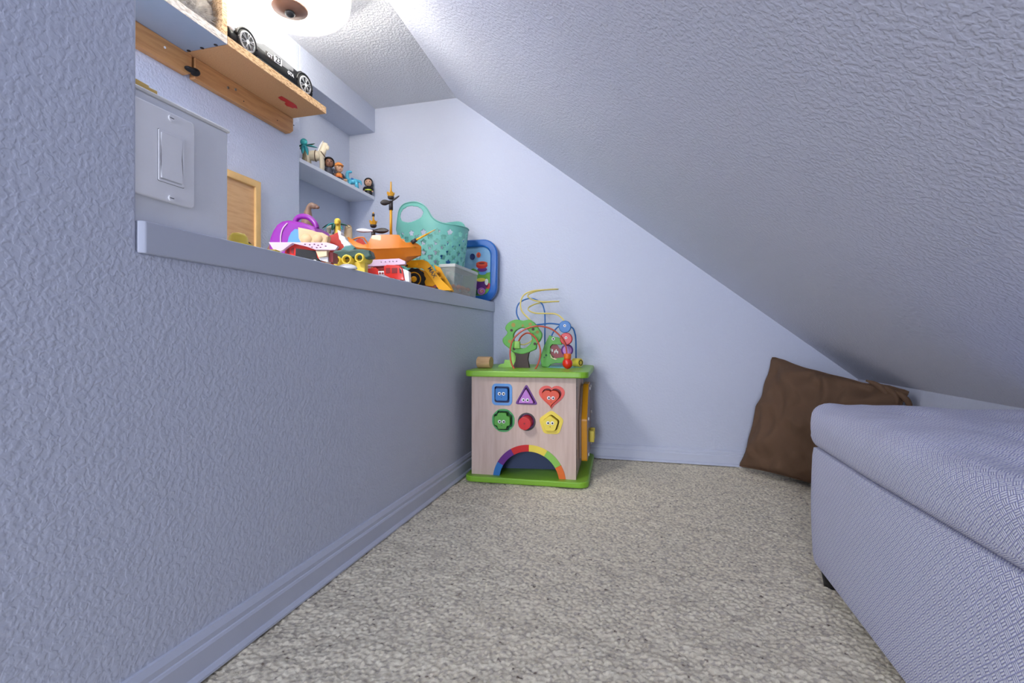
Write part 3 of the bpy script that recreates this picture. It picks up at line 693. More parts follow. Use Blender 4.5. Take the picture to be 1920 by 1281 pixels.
P_, yy = trace([(760, 755), (800, 770), (870, 780), (915, 800), (925, 870), (800, 865), (765, 900), (760, 1000), (820, 1080), (960, 1060), (960, 1130), (840, 1130), (770, 1150), (745, 1185), (660, 1180), (645, 1110), (650, 1020), (690, 900)], B2)
cr_ = shape('frog', [[(x, max(z, T0+.0002)) for x, z in P_]], .022, 'green_tree', cube, y=yy-.011, bev=.002)
cr_['label'] = 'green open-mouthed reptile figure'
P_, y2 = trace([(765, 880), (850, 870), (900, 930), (960, 960), (950, 1060), (850, 1070), (780, 1020), (755, 960)], B2+.008)
mo = shape('mouth_board', [P_], .008, 'red_dark', cube, y=y2-.004, smooth=3)
for x, y in ((770, 945), (795, 960), (830, 980), (850, 965), (870, 985)):
    q = tl(*cr1(x, y), B2); MB().ell((q.x, y2-.006, q.z), (.0028, .002, .006)).build('tooth', 'white', mo)
P_, y3 = trace([(770, 1000), (800, 1060), (870, 1080), (840, 1090), (780, 1060)], B2-.004)
shape('lip', [P_], .010, 'cream', cube, y=y3-.008)
q = tl(*cr1(815, 795), B2); MB().cyl((q.x, yy-.0108, q.z), (q.x, yy-.0118, q.z), .006).cyl((q.x, yy-.0118, q.z), (q.x, yy-.0125, q.z), .0034, mi=1).build('eye', ['white', 'black'], cr_)
for x, y, r in ((715, 1025, .004), (688, 1055, .0025)):
    q = tl(*cr1(x, y), B2); MB().cyl((q.x, yy-.0108, q.z), (q.x, yy-.0118, q.z), r, n=12).build('spot', 'green_dark', cr_)
def wire(name, pts, m_, r=.0029):
    out = []
    for x, y, bb in pts:
        q = tl(*cr1(x, y), bb)
        if y > 1190: q.z = T0-.004
        out.append(q)
    return MB().tube(out, r, 10, sub=8).build(name, m_, cube)
wire('bead_wire', [(265, 1220, 1.74), (215, 1130, 1.74), (200, 980, 1.742), (230, 830, 1.745), (330, 710, 1.75), (460, 640, 1.755), (600, 615, 1.76), (740, 640, 1.765), (850, 700, 1.77), (930, 790, 1.77), (985, 900, 1.77), (1000, 1010, 1.77), (1010, 1210, 1.76)], 'wire_red')
wire('bead_wire', [(320, 830, 1.80), (360, 760, 1.79), (430, 715, 1.77), (500, 730, 1.76), (570, 800, 1.75), (620, 920, 1.745), (625, 1040, 1.745), (590, 1160, 1.745), (545, 1230, 1.745)], 'wire_red')
wire('bead_wire', [(500, 735, 1.80), (520, 790, 1.81), (480, 840, 1.815), (400, 875, 1.81), (340, 870, 1.80)], 'wire_yellow', .0024)
wire('bead_wire', [(400, 640, 1.93), (310, 490, 1.94), (290, 400, 1.945), (320, 300, 1.95), (420, 235, 1.95), (530, 230, 1.95), (640, 290, 1.95), (680, 380, 1.95), (692, 500, 1.95), (690, 700, 1.95), (690, 900, 1.95), (690, 1125, 1.95), (690, 1195, 1.95)], 'wire_blue')
wire('bead_wire', [(540, 600, 1.83), (640, 590, 1.84), (760, 578, 1.85), (880, 590, 1.86), (985, 612, 1.87), (1080, 640, 1.88), (1115, 720, 1.89), (1128, 820, 1.90), (1130, 960, 1.91), (1130, 1100, 1.91), (1130, 1192, 1.91)], 'wire_blue')
wire('bead_wire', [(780, 780, 1.87), (800, 720, 1.87), (850, 650, 1.87), (920, 600, 1.87), (985, 590, 1.87)], 'wire_blue')
wire('bead_wire', [(560, 640, 1.83), (480, 530, 1.84), (370, 410, 1.86), (345, 300, 1.87), (390, 180, 1.88), (520, 118, 1.89), (700, 102, 1.90), (875, 94, 1.95), (760, 96, 1.99), (560, 125, 1.98), (450, 180, 1.96), (500, 235, 1.93), (640, 270, 1.91), (880, 266, 1.93), (800, 270, 1.97), (600, 290, 1.97), (470, 345, 1.95), (465, 395, 1.92), (560, 432, 1.90), (700, 436, 1.89), (830, 442, 1.89), (900, 475, 1.88), (960, 540, 1.87), (985, 620, 1.87)], 'wire_yellow')
def bead(x, y, bb, r, m_, label, face=True, d=.020):
    q = tl(*cr1(x, y), bb); o = MB().cyl((q.x, q.y-d/2, q.z), (q.x, q.y+d/2, q.z), r, n=28).build('bead', m_, cube, bevel=.003)
    o['label'] = label
    if face: MB().cyl((q.x, q.y-d/2-.0001, q.z+.004), (q.x, q.y-d/2-.001, q.z+.004), r*.22, n=12).cyl((q.x, q.y-d/2-.001, q.z+.004), (q.x, q.y-d/2-.0016, q.z+.004), r*.1, n=10, mi=1).build('eye', ['white', 'black'], o)
    return o
bead(975, 625, 1.87, .0235, 'blue', 'blue disc bead with an eye')
bead(995, 795, 1.80, .0225, 'red', 'red disc bead with an eye', d=.030)
q = tl(*cr1(1005, 955), 1.84); o = MB().tube([(q.x+.019*math.cos(2*PI*i/16), q.y, q.z+.019*math.sin(2*PI*i/16)) for i in range(16)], .004, 8, closed=True, sub=2).build('bead_ring', 'purple', cube)
MB().cyl((q.x, q.y-.003, q.z), (q.x, q.y+.003, q.z), .018, n=24).build('bead_face', 'lilac', o)
q = tl(*cr1(1010, 1150), 1.765); MB().ell((q.x, q.y, T0+.0205), (.0185, .018, .0200)).build('bead', 'toy_red', cube)
MB().cyl((q.x, q.y, T0+.036), (q.x, q.y, T0+.056), .013, .0145).build('bead', 'orange', cube, bevel=.003)
q = tl(*cr1(1140, 1100), 1.885); o = MB().cyl((q.x-.012, q.y+.006, T0+.018), (q.x+.016, q.y-.014, T0+.018), .0165).build('bead', 'yellow', cube, bevel=.002)
o2 = MB().tube([Vector((q.x+.0165, q.y-.0145, T0+.018))+Vector((.0055*math.cos(t), .0075*math.cos(t), .0095*math.sin(t))) for t in [PI*2*i/10 for i in range(10)]], .0015, 6, closed=True, sub=2).build('ring_mark', 'black', o)
q = tl(*cr1(310, 880), 1.80); o = MB().box((q.x-.011, q.y-.02, q.z-.014), (q.x+.011, q.y-.004, q.z+.014)).build('leaf_slider', 'green_light', cube, bevel=.003)
mb = MB(); mb.lathe([(.075, T0-.0005), (.075, T0+.0004)], 40, c=(.10, .08), sx=1.0, sy=1.2); mb.build('pond_print', 'pond', cube)
# wooden cylinder resting on the cube
q = at_back(910, 678, 1.74)
wc = MB().cyl((-.026, -.004, 0), (.026, .004, 0), .0215, n=32).build('wooden_cylinder', 'wood_cyl', bevel=.0015); wc.location = (q[0]-.002, 1.74, T0+.0216); wc.rotation_euler = (0, 0, math.radians(-14))
tag(wc, 'plain pale wooden cylinder lying on the cube\'s green top board', 'block')

# ------------------------------------------------------------------ toys on the ledge
def toy(name, label, cat, xc, Z, rotz=None, **k):
    p = at_depth(xc, 500, Z); t = thing(name, label, cat, (p[0], p[1], LZ), math.degrees(TH) if rotz is None else rotz, **k)
    t['_Z'] = 0; del t['_Z']
    f = lambda x, y: ((x-xc)/F*Z, .5-(y-632)/F*Z-LZ)
    return t, f, Z/F
def crop(ox_, oy_, s): return lambda x, y: (ox_+x/s, oy_+y/s)
def lower(P, z=.0005, cut=.012): return [(x, z if zz < cut else zz) for x, zz in P]

# yellow hat-like cap by the stub wall
t, f, s = toy('toy_hard_hat', 'small pale yellow plastic hat by the stub wall', 'toy', 447, .83)
MB().lathe([(.022, .0), (.022, .004), (.0155, .006), (.014, .016), (.010, .0215), (.004, .023)], 24).build('crown', 'dino_yellow', t)
t, f, s = toy('toy_tyre_ring', 'tiny black round toy part beside the yellow hat', 'toy part', 463.5, .86)
MB().cyl((0, -.003, .007), (0, .003, .007), .007, n=16).build('disc', 'rubber', t)
t, f, s = toy('toy_plate', 'flat pale yellow plastic piece on the ledge left of the first fire engine', 'toy', 503, .93)
MB().box((-.022, -.010, .0), (.020, .010, .012)).build('slab', 'dino_yellow', t, bevel=.003)

# purple carry case
t, f, s = toy('toy_carry_case', 'purple dome-shaped toy carry case with a looped handle', 'toy case', 566, 1.38, rotz=5)
c = crop(500, 390, 11.64)
body = [(215, 800), (240, 690), (300, 560), (380, 450), (480, 390), (600, 375), (750, 400), (900, 430), (1050, 480), (1180, 550), (1240, 640), (1260, 800)]
Pb = [f(*c(x, y)) for x, y in body]; Pb = Pb+[(Pb[-1][0], .0005), (Pb[0][0], .0005)]
shape('body', [Pb], .080, 'purple_case', t, y=-.035, bev=.008)
Pi = [(x*.93+.002, z-.008 if z > .01 else .004) for x, z in Pb]
fr = [f(*c(x, y)) for x, y in ((640, 800), (665, 700), (720, 600), (800, 540), (1000, 560), (1100, 640), (1120, 800))]; fr += [(fr[-1][0], .004), (fr[0][0], .004)]
shape('side_window', [fr], .006, 'blue_light', t, y=-.039, bev=.002)
rim = [f(*c(x, y)) for x, y in ((458, 800), (470, 620), (520, 490), (620, 390))]
MB().tube([(rim[0][0], -.036, .01)]+[(x, -.037, z) for x, z in rim], .0018, 8).build('seam', 'pink', t)
hd = [f(*c(x, y)) for x, y in ((620, 400), (600, 320), (650, 230), (720, 190), (820, 185), (930, 215), (1030, 290), (1100, 380), (1120, 460))]
mb = MB(); mb.tube([(x, 0.0, z) for x, z in hd], .0075, 12); mb.build('handle', 'purple_case', t)

# cream shell piece and red gable piece
t, f, s = toy('toy_shell', 'cream scalloped plastic toy shell in front of the purple case', 'toy', 592, 1.27)
P_ = [f(*c(x, y)) for x, y in ((750, 485), (850, 505), (1000, 535), (1100, 575), (1220, 590), (1330, 650), (1310, 780))]
P_ += [(P_[-1][0], .0005), (P_[0][0]+.006, .0005)]+[f(*c(x, y)) for x, y in ((830, 790), (760, 660))]
shape('shell', [P_], .024, 'tan_shell', t, y=-.010, bev=.005)
for x, y, r in ((885, 650, .003), (1165, 675, .003)):
    q = f(*c(x, y)); MB().ell((q[0], -.010, q[1]), (r*1.2, .001, r)).build('eye', 'trunk', t)
q0 = f(*c(900, 700)); MB().ell((q0[0], -.006, q0[1]), (.016, .010, .015)).build('bump', 'tan_shell', t)
q0 = f(*c(1150, 690)); MB().ell((q0[0], -.006, q0[1]), (.014, .010, .013)).build('bump', 'tan_shell', t)
t, f, s = toy('toy_roof', 'red brick-patterned toy roof piece with jagged white snow edge', 'toy', 636, 1.31)
P_ = [f(*c(x, y)) for x, y in ((1310, 800), (1350, 640), (1480, 590), (1600, 530), (1630, 640), (1650, 740), (1700, 800), (1780, 870))]+[(.028, .0005), (-.025, .0005)]
shape('roof', [P_], .020, 'red_brick', t, y=-.006, bev=.001)
P_ = [f(*c(x, y)) for x, y in ((1590, 520), (1640, 560), (1640, 620), (1720, 660), (1740, 720), (1790, 760), (1870, 850), (1840, 880), (1740, 870), (1700, 800), (1670, 780), (1650, 720), (1620, 690), (1610, 620))]
shape('snow_edge', [P_], .026, 'white', t, y=-.010, bev=.002, smooth=2)

# fire engines
def fire_engine(xc, Z, label, rz, ladder, cabs, hullp, extra, conv, group):
    t, f, s = toy('toy_fire_engine', label, 'toy fire engine', xc, Z, rotz=rz, group=group)
    return t, f
t, f, s = toy('toy_fire_engine', 'red toy fire engine with black side and holed white ladder, in front of purple case', 'toy fire engine', 572, 1.09, group='toy fire engines')
P_ = lambda L_: [f(*c(x, y)) for x, y in L_]
body = P_([(500, 985), (540, 910), (690, 850), (700, 820), (900, 850), (1000, 900), (1160, 960), (1200, 1000)])
body = body+[(body[-1][0], .006), (body[0][0], .006)]
shape('body', [body], .040, 'toy_red', t, y=-.020, bev=.002)
blk = P_([(730, 920), (1150, 975), (1190, 1150), (1190, 1200), (720, 1100)]); shape('side_panel', [blk], .002, 'black', t, y=-.0215)
for a_, b_ in ((520, 590), (615, 680)):
    w2 = P_([(a_+10, 950-(a_-520)*.2), (b_, 930-(b_-520)*.2), (b_, 1040), (a_+10, 1020)]); shape('window', [w2], .0012, 'red_dark', t, y=-.0208)
lad = P_([(200, 810), (1420, 815), (1560, 850), (1650, 890), (1600, 960), (1180, 960), (1000, 890), (700, 820), (640, 850), (500, 960), (400, 1000), (280, 940)])
hl = [[(q[0]+.0030*math.cos(k*PI/2+.5), q[1]+.0022*math.sin(k*PI/2+.5)) for k in range(4)] for q in P_([(960, 850), (1060, 860), (1160, 850), (1240, 870), (1320, 850), (1110, 910), (1210, 920), (1290, 915), (1400, 890)])]
shape('ladder', [lad]+hl, .010, 'pink', t, y=-.030, bev=.0005)
for dx in (-.032, .030):
    o = MB().cyl((dx, -.022, .0105), (dx, -.010, .0105), .0104).build('wheel', 'black', t, bevel=.001); MB().cyl((dx, -.0225, .0105), (dx, -.0215, .0105), .005, n=14).build('hub', 'white', o)
hs = P_([(1180, 980), (1400, 985), (1400, 1080), (1230, 1110)]); shape('hose_reel', [hs], .012, 'cream', t, y=-.026, bev=.001)
bs = P_([(1220, 1120), (1400, 1110), (1400, 1200), (1240, 1160)]); bs = [(x, max(z, .004)) for x, z in bs]; shape('bumper', [bs], .02, 'white', t, y=-.020, bev=.001)
rp = P_([(1400, 990), (1500, 990), (1500, 1200), (1420, 1200)]); rp = [(x, max(z, .003)) for x, z in rp]; shape('rear_step', [rp], .030, 'red_dark', t, y=-.015)

t, f, s = toy('toy_fire_engine', 'red toy fire engine with windowed cab and white ladder, beside the yellow loader', 'toy fire engine', 717, 1.41, group='toy fire engines')
c = crop(600, 420, 9.15); P_ = lambda L_: [f(*c(x, y)) for x, y in L_]
cab = P_([(1140, 880), (1140, 750), (1180, 730), (1380, 740), (1430, 790), (1450, 890), (1465, 970), (1370, 960), (1310, 940), (1240, 930)]); 
shape('cab', [cab+[]], .040, 'toy_red', t, y=-.022, bev=.002)
for a_, b_ in ((1165, 1235), (1265, 1355)):
    shape('window', [P_([(a_, 775), (b_, 775), (b_, 860), (a_, 865)])], .001, 'red_dark', t, y=-.0228)
shape('windscreen', [P_([(1390, 765), (1420, 800), (1435, 870), (1400, 860)])], .001, 'black', t, y=-.0228)
hull = P_([(700, 800), (990, 770), (1030, 810), (1030, 880), (720, 830)]); shape('hose_bay', [hull], .036, 'toy_red', t, y=-.020, bev=.001)
ch = P_([(620, 790), (700, 760), (1030, 880), (1140, 880), (1460, 965), (1540, 1000)]); ch = [ch[0], ch[1], ch[2], ch[3], ch[4], ch[5], (ch[5][0], .008), (ch[0][0], .008)]
shape('chassis', [ch], .034, 'plastic_white', t, y=-.016, bev=.001)
cn = P_([(1030, 825), (1140, 825), (1140, 890), (1040, 880)]); shape('pump_panel', [cn], .038, 'white', t, y=-.0215)
for x, y in ((1065, 865), (1110, 865)):
    q = f(*c(x, y)); MB().cyl((q[0], -.0216, q[1]), (q[0], -.0228, q[1]), .003, n=12).build('dial', 'red_dark', t)
lad = P_([(620, 700), (660, 650), (1380, 615), (1480, 660), (1480, 700), (1380, 710), (900, 740), (640, 770), (615, 760)])
hl = [[(q[0]+.0035*math.cos(k*PI/2+.3), q[1]+.0025*math.sin(k*PI/2+.3)) for k in range(4)] for q in P_([(1080, 670), (1150, 668), (1220, 664), (1280, 662), (1340, 660)])]
shape('ladder', [lad]+hl, .014, 'pink', t, y=-.018, bev=.001)
rm = P_([(930, 740), (1140, 735), (1140, 790), (1020, 800), (930, 770)]); shape('ladder_mount', [rm], .016, 'red_dark', t, y=-.010)
sc = P_([(1440, 790), (1530, 830), (1540, 990), (1470, 970)]); shape('bonnet', [sc], .03, 'plastic_white', t, y=-.016, bev=.002)
for dx in (-.045, .052):
    o = MB().cyl((dx, -.020, .013), (dx, -.006, .013), .0129).build('wheel', 'black', t, bevel=.001); MB().cyl((dx, -.0205, .013), (dx, -.0195, .013), .006, n=14).build('hub', 'white', o)

# green vehicle with yellow rollers
t, f, s = toy('toy_dinosaur_crawler', 'dark green armoured toy crawler on three big yellow rollers', 'toy vehicle', 657, 1.215)
bd = P_([(250, 540), (310, 505), (430, 490), (540, 500), (640, 480), (760, 480), (870, 500), (890, 560), (840, 590), (700, 590), (560, 575), (420, 600), (300, 575)])
shape('body', [bd], .040, 'dino_green', t, y=-.020, bev=.004)
tu = P_([(410, 465), (470, 410), (560, 400), (600, 430), (590, 470), (500, 475)]); shape('turret', [tu], .024, 'dino_teal', t, y=-.014, bev=.003)
MB().cyl((f(*c(475, 480))[0], 0, f(*c(475, 500))[1]), (f(*c(475, 480))[0], 0, f(*c(475, 460))[1]), .004).build('neck', 'dino_green', t)
for x, y, r in ((345, 650, 1), (515, 640, 1.15), (730, 610, 1.1)):
    q = f(*c(x, y)); r_ = 70/9.15*s*r; z = q[1]
    mb = MB(); n = 28; R = lambda rr, yv, dx=0: [(q[0]+dx+rr*math.cos(2*PI*i/n), yv, z+rr*1.05*math.sin(2*PI*i/n)) for i in range(n)]
    mb.rings([R(r_*.62, .01), R(r_*.62, -.024), R(r_*.78, -.028), R(r_, -.026), R(r_, -.004, .004), R(r_*.95, .010, .012), R(r_*.62, .010, .012)], caps=True)
    o = mb.build('roller', 'dino_yellow', t); MB().cyl((q[0], -.012, z), (q[0], -.014, z), r_*.6).build('roller_hub', 'olive', o)
kp = P_([(260, 700), (800, 650), (800, 720)]); mb = MB().box((kp[0][0], -.012, .0005), (kp[2][0], .014, f(*c(500, 660))[1])); mb.build('undercarriage', 'dino_yellow', t, bevel=.003)
t, f2, s2 = toy('toy_saucer', 'white plastic curved piece on the ledge under the yellow rollers', 'toy', 651, 1.105)
MB().lathe([(.021, .0), (.019, .006), (.010, .0105), (.003, .0115)], 28, sx=1.1, sy=.55).build('dish', 'white', t)

# ship
t, f, s = toy('toy_pirate_ship', 'orange toy galleon with two propeller-topped masts and crow nests', 'toy ship', 722, 1.53)
P_ = lambda L_: [f(*c(x, y)) for x, y in L_]
def hullmesh():
    # stations along x: (px, top y, rail y, keel half width)
    st = [(470, 255, 330, .012), (530, 245, 370, .024), (600, 300, 400, .030), (700, 350, 440, .034), (800, 390, 455, .036), (870, 375, 462, .037), (950, 230, 470, .037), (1100, 222, 468, .037), (1250, 220, 462, .037), (1400, 225, 452, .036), (1450, 320, 446, .034), (1520, 350, 438, .030), (1600, 330, 425, .022), (1680, 345, 410, .012), (1735, 385, 400, .004)]
    st2 = []
    rs = []
    for x, yt, yr, hw in st:
        X_, zt = f(*c(x, yt)); _, zr = f(*c(x, yr)); zk = max(zr-.052*(1-((x-1080)/900)**2), .02)
        zm = zr-.010
        rs.append([(X_, -hw*.92, zt), (X_, -hw*1.0, (zt+zr)/2), (X_, -hw*1.18, zr), (X_, -hw*.95, zm), (X_, -hw*.75, zm-.016), (X_*.93, -hw*.3, zk), (X_*.93, hw*.3, zk), (X_, hw*.75, zm-.016), (X_, hw*.95, zm), (X_, hw*1.18, zr), (X_, hw, (zt+zr)/2), (X_, hw*.92, zt), (X_, hw*.80, zt), (X_, hw*.75, zr+.002), (X_, -hw*.75, zr+.002), (X_, -hw*.80, zt)])
    return MB().rings(rs, smooth=False)
hullmesh().build('hull', 'ship_orange', t, bevel=.0012, angle=25)
# lower planking and stand
x0 = f(*c(880, 520)); x1 = f(*c(1500, 600))
mb = MB(); rs = []
for k, (u, hw) in enumerate(((0, .020), (.15, .028), (.5, .031), (.8, .026), (1, .008))):
    X_ = x0[0]+(x1[0]-x0[0])*u; zt = f(*c(900, 525))[1]
    rs.append([(X_, -hw, zt), (X_*.98, -hw*.8, zt-.018), (X_*.95, -hw*.4, zt-.034), (X_*.95, hw*.4, zt-.034), (X_*.98, hw*.8, zt-.018), (X_, hw, zt)])
mb.rings(rs, smooth=False); mb.build('lower_hull', 'ship_deep', t)
zt = f(*c(900, 525))[1]-.034
MB().box((-.04, -.018, .0003), (.03, .018, max(zt+.006, .02))).build('stand', 'ship_deep', t, bevel=.003)
MB().tube([(-.0, -.040, f(*c(1000, 470))[1]), (f(*c(1650, 415))[0], -.020, f(*c(1650, 415))[1])], .0018, 8, sub=1).build('rail', 'gold', t)
for xc_, yt_, yb_, cy_, py_, mt_ in ((910, 400-420+20, 300, 40, 100, 'charcoal'), (1225, -600, 210, -640, -420, 'gold')):
    pass
def mast(x, ztop_y, zbase_y, crown_y, prop_y, lower, prop):
    X_ = f(x, 500)[0]; z = lambda y: f(x, y)[1]
    m_ = MB().cyl((X_, 0, z(zbase_y)), (X_, 0, z(prop_y+6)), .0042 if lower == 'gold' else .0062).build('mast', lower, t)
    MB().cyl((X_, 0, z(prop_y+14)), (X_, 0, z(prop_y-3)), .0062).build('collar', 'charcoal', m_)
    MB().lathe([(.006, z(crown_y+8)), (.0095, z(crown_y+6)), (.0105, z(crown_y+3))], 20, c=(X_, 0)).build('nest_base', 'charcoal', m_)
    mb = MB(); n = 20; rs = []
    for r, zz, in ((.008, z(crown_y+4)), (.0125, z(crown_y-3)), (.0110, z(crown_y-3)), (.007, z(crown_y+2))):
        rs.append([(X_+r*math.cos(2*PI*i/n), r*math.sin(2*PI*i/n), zz+(.0035 if (i % 4 < 2 and zz > z(crown_y)) else 0)) for i in range(n)])
    mb.rings(rs, smooth=False); mb.build('crow_nest', 'gold', m_)
    MB().cyl((X_, 0, z(crown_y)), (X_, 0, z(ztop_y)), .0032, .0022).build('spire', 'gold', m_)
    zp = z(prop_y)
    for (dx, dz, wd, mm, tilt) in prop:
        e = Vector((dx, -.006, dz)); mb = MB(); n = 9; rs = []
        d = e.normalized(); nn = Vector((0, -1, 0)) if not tilt else Vector((.2, -.5, .8)).normalized(); sd = d.cross(nn).normalized()
        for k in range(n+1):
            u = k/n; wdt = wd*(math.sin(PI*min(u**1.3*.93+.05, .98)))**.7+.0008; cpt = Vector((X_, -.006, zp))+e*u
            rs.append([tuple(cpt+sd*wdt), tuple(cpt+nn*.0008), tuple(cpt-sd*wdt), tuple(cpt-nn*.0008)])
        mb.rings(rs); mb.build('propeller_blade', mm, m_)
mast(700, 398, 455, 419, 434, 'charcoal', [(-.050, .001, .006, 'plastic_white', 0), (.051, 0, .008, 'charcoal', 0)])
mast(733, 341, 445, 366, 380, 'gold', [(-.030, -.004, .0085, 'charcoal', 0), (.029, .018, .0022, 'charcoal', 0)])
MB().cyl((f(700, 0)[0], 0, f(700, 401)[1]), (f(700, 0)[0], 0, f(700, 406)[1]), .0042).build('spire_collar', 'charcoal', t)
a_ = f(*c(1630, 320)); b_ = f(*c(2000, 130))
mb = MB().cyl((a_[0], -.02, a_[1]), (a_[0]+(b_[0]-a_[0])*.62, -.024, a_[1]+(b_[1]-a_[1])*.62), .0035, .0028).cyl((a_[0]+(b_[0]-a_[0])*.62, -.024, a_[1]+(b_[1]-a_[1])*.62), (b_[0], -.028, b_[1]), .0022, .001); bo = mb.build('bowsprit', 'gold', t)
MB().cyl((a_[0]-.006, -.0195, a_[1]-.004), (a_[0]+.008, -.0215, a_[1]+.005), .0062).build('bowsprit_socket', 'charcoal', bo)
rd = P_([(580, 380), (590, 260), (640, 225), (700, 240), (740, 310), (800, 350), (860, 360), (850, 390), (700, 400)]); shape('stern_lining', [rd], .003, 'red_brick', t, y=.018, bev=.0003)
edge = P_([(480, 260), (600, 215), (700, 210), (740, 260), (800, 330), (870, 345)]); MB().tube([(x, .026, z+.001) for x, z in edge], .0026, 8).build('stern_trim', 'ship_orange', t)

# yellow wheel loader
t, f, s = toy('toy_wheel_loader', 'yellow toy wheel loader with black tyres and MAX on its lifting arm', 'toy loader', 804, 1.665)
c = crop(740, 400, 7.535); P_ = lambda L_: [f(*c(x, y)) for x, y in L_]
arm = P_([(170, 705), (250, 700), (430, 690), (500, 720), (560, 790), (620, 880), (700, 980), (830, 1110), (740, 1115), (660, 1100), (620, 1040), (540, 930), (480, 850), (420, 800), (330, 790), (220, 790), (175, 760)])
arm = [(x, max(z, .002)) for x, z in arm]; am = shape('lift_arm', [arm], .007, 'loader_yellow', t, y=-.046, bev=.0012, smooth=None)
rear = P_([(560, 735), (640, 770), (700, 880), (760, 970), (830, 1100), (810, 1120), (640, 900), (600, 850)]); rear = [(x, max(z, .002)) for x, z in rear]
shape('lift_arm', [rear], .007, 'loader_yellow', t, y=.0, bev=.001)
for u in ((600, 850, 660, 790), (640, 930, 700, 910), (780, 1110, 820, 1100)):
    a0 = f(*c(u[0], u[1])); MB().box((a0[0], -.040, max(a0[1]-.003, .001)), (a0[0]+.010, .002, max(a0[1]+.003, .007))).build('cross_bar', 'loader_yellow', t, bevel=.001)
bd = P_([(370, 810), (480, 850), (560, 960), (600, 1010), (560, 1040), (470, 1030), (400, 900)]); bd = [(x, max(z, .012)) for x, z in bd]
shape('engine_cover', [bd], .036, 'loader_yellow', t, y=-.034, bev=.002)
bd = P_([(440, 960), (600, 980), (640, 1060), (450, 1060)]); bd = [(x, max(z, .008)) for x, z in bd]; shape('chassis', [bd], .030, 'red_dark', t, y=-.031)
q = f(*c(210, 765)); MB().cyl((q[0], -.0462, q[1]), (q[0], -.048, q[1]), .0042).build('pivot_pin', 'dark_metal', am)
p_ = f(*c(550, 870)); ang = math.radians(-58)
text('MAX', .018, p_[0]+.002, -.0465, p_[1]+.002, 'black', am, X=Matrix.Rotation(-ang, 4, 'Y'))
wh = f(*c(305, 955)); R_ = .040; wz = R_+.0002
def wheel(x, y, R, wd, rimm):
    mb = MB(); n = 44; rs = []
    for rr, yy in ((R*.62, -wd/2), (R*.9, -wd/2-.001), (R, -wd*.32), (R, wd*.32), (R*.9, wd/2), (R*.62, wd/2)):
        rs.append([(x+rr*(1.0 if (i % 4 < 2 or rr < R) else .93)*math.cos(2*PI*i/n), y+yy, R+.0002+rr*(1.0 if (i % 4 < 2 or rr < R) else .93)*math.sin(2*PI*i/n)) for i in range(n)])
    mb.rings(rs, smooth=False); o = mb.build('tyre', 'rubber', t)
    mb = MB(); n = 28
    rs = [[(x+rr*math.cos(2*PI*i/n), y+yy, R+.0002+rr*math.sin(2*PI*i/n)) for i in range(n)] for rr, yy in ((R*.62, wd/2), (R*.62, -wd/2-.001), (R*.54, -wd/2-.001), (R*.46, -wd/2+.006), (R*.30, -wd/2+.006), (R*.24, -wd/2-.002), (R*.10, -wd/2-.003))]
    mb.rings(rs); mb.build('rim', rimm, o)
wheel(wh[0], -.030, .0385, .020, 'loader_yellow')
wheel(f(*c(590, 1000))[0]-.004, -.020, .026, .016, 'loader_yellow')

# clear plastic box with its contents
bxt = thing('clear_plastic_box', 'frosted clear plastic box with cream pieces at the ledge edge', 'box', (-.672, 1.73, LZ), 0)
def shellbox(name, x0, x1, y0, y1, z0, z1, th, m_, flare=.006):
    mb = MB(); o = [(x0, y0, z0), (x1, y0, z0), (x1, y1, z0), (x0, y1, z0)]; k = flare
    t_ = [(x0-k, y0-k, z1), (x1+k, y0-k, z1), (x1+k, y1+k, z1), (x0-k, y1+k, z1)]
    ti = [(x0-k+th, y0-k+th, z1), (x1+k-th, y0-k+th, z1), (x1+k-th, y1+k-th, z1), (x0-k+th, y1+k-th, z1)]
    oi = [(x0+th, y0+th, z0+th), (x1-th, y0+th, z0+th), (x1-th, y1-th, z0+th), (x0+th, y1-th, z0+th)]
    mb.rings([o, t_, ti, oi], smooth=False); return mb.build(name, m_, bxt, bevel=.0008)
shellbox('tub', -.018, .028, -.118, .112, .0005, .092, .0015, 'clear_box')
mb = MB(); r0 = [(-.025, -.126), (.036, -.126), (.036, .120), (-.025, .120)]; 
mb.rings([[(x, y, .0925) for x, y in r0], [(x, y, .104) for x, y in r0], [(x*.86, y*.96, .104) for x, y in r0], [(x*.86, y*.96, .101) for x, y in r0]], smooth=False)
mb.build('lid', 'clear_rim', bxt, bevel=.0015)
for k in range(16):
    m_ = ('cream', 'tan_shell', 'cap_orange')[k % 3]
    o = MB().ell((0, 0, 0), (.009, .012, .0075), 10, 6).build('toy_piece', m_)
    o.location = (-.672+random.uniform(-.004, .014), 1.65+.0115*k*.9+random.uniform(-.004, .004), LZ+.0108+.010*(k % 3)); o.rotation_euler = (random.random(), random.random(), random.random()*3)
    cn_ = ('cream', 'tan', 'orange')[k % 3]; tag(o, 'small %s plastic piece lying inside the clear box' % cn_, 'toy piece', '%s pieces inside the clear box' % cn_)

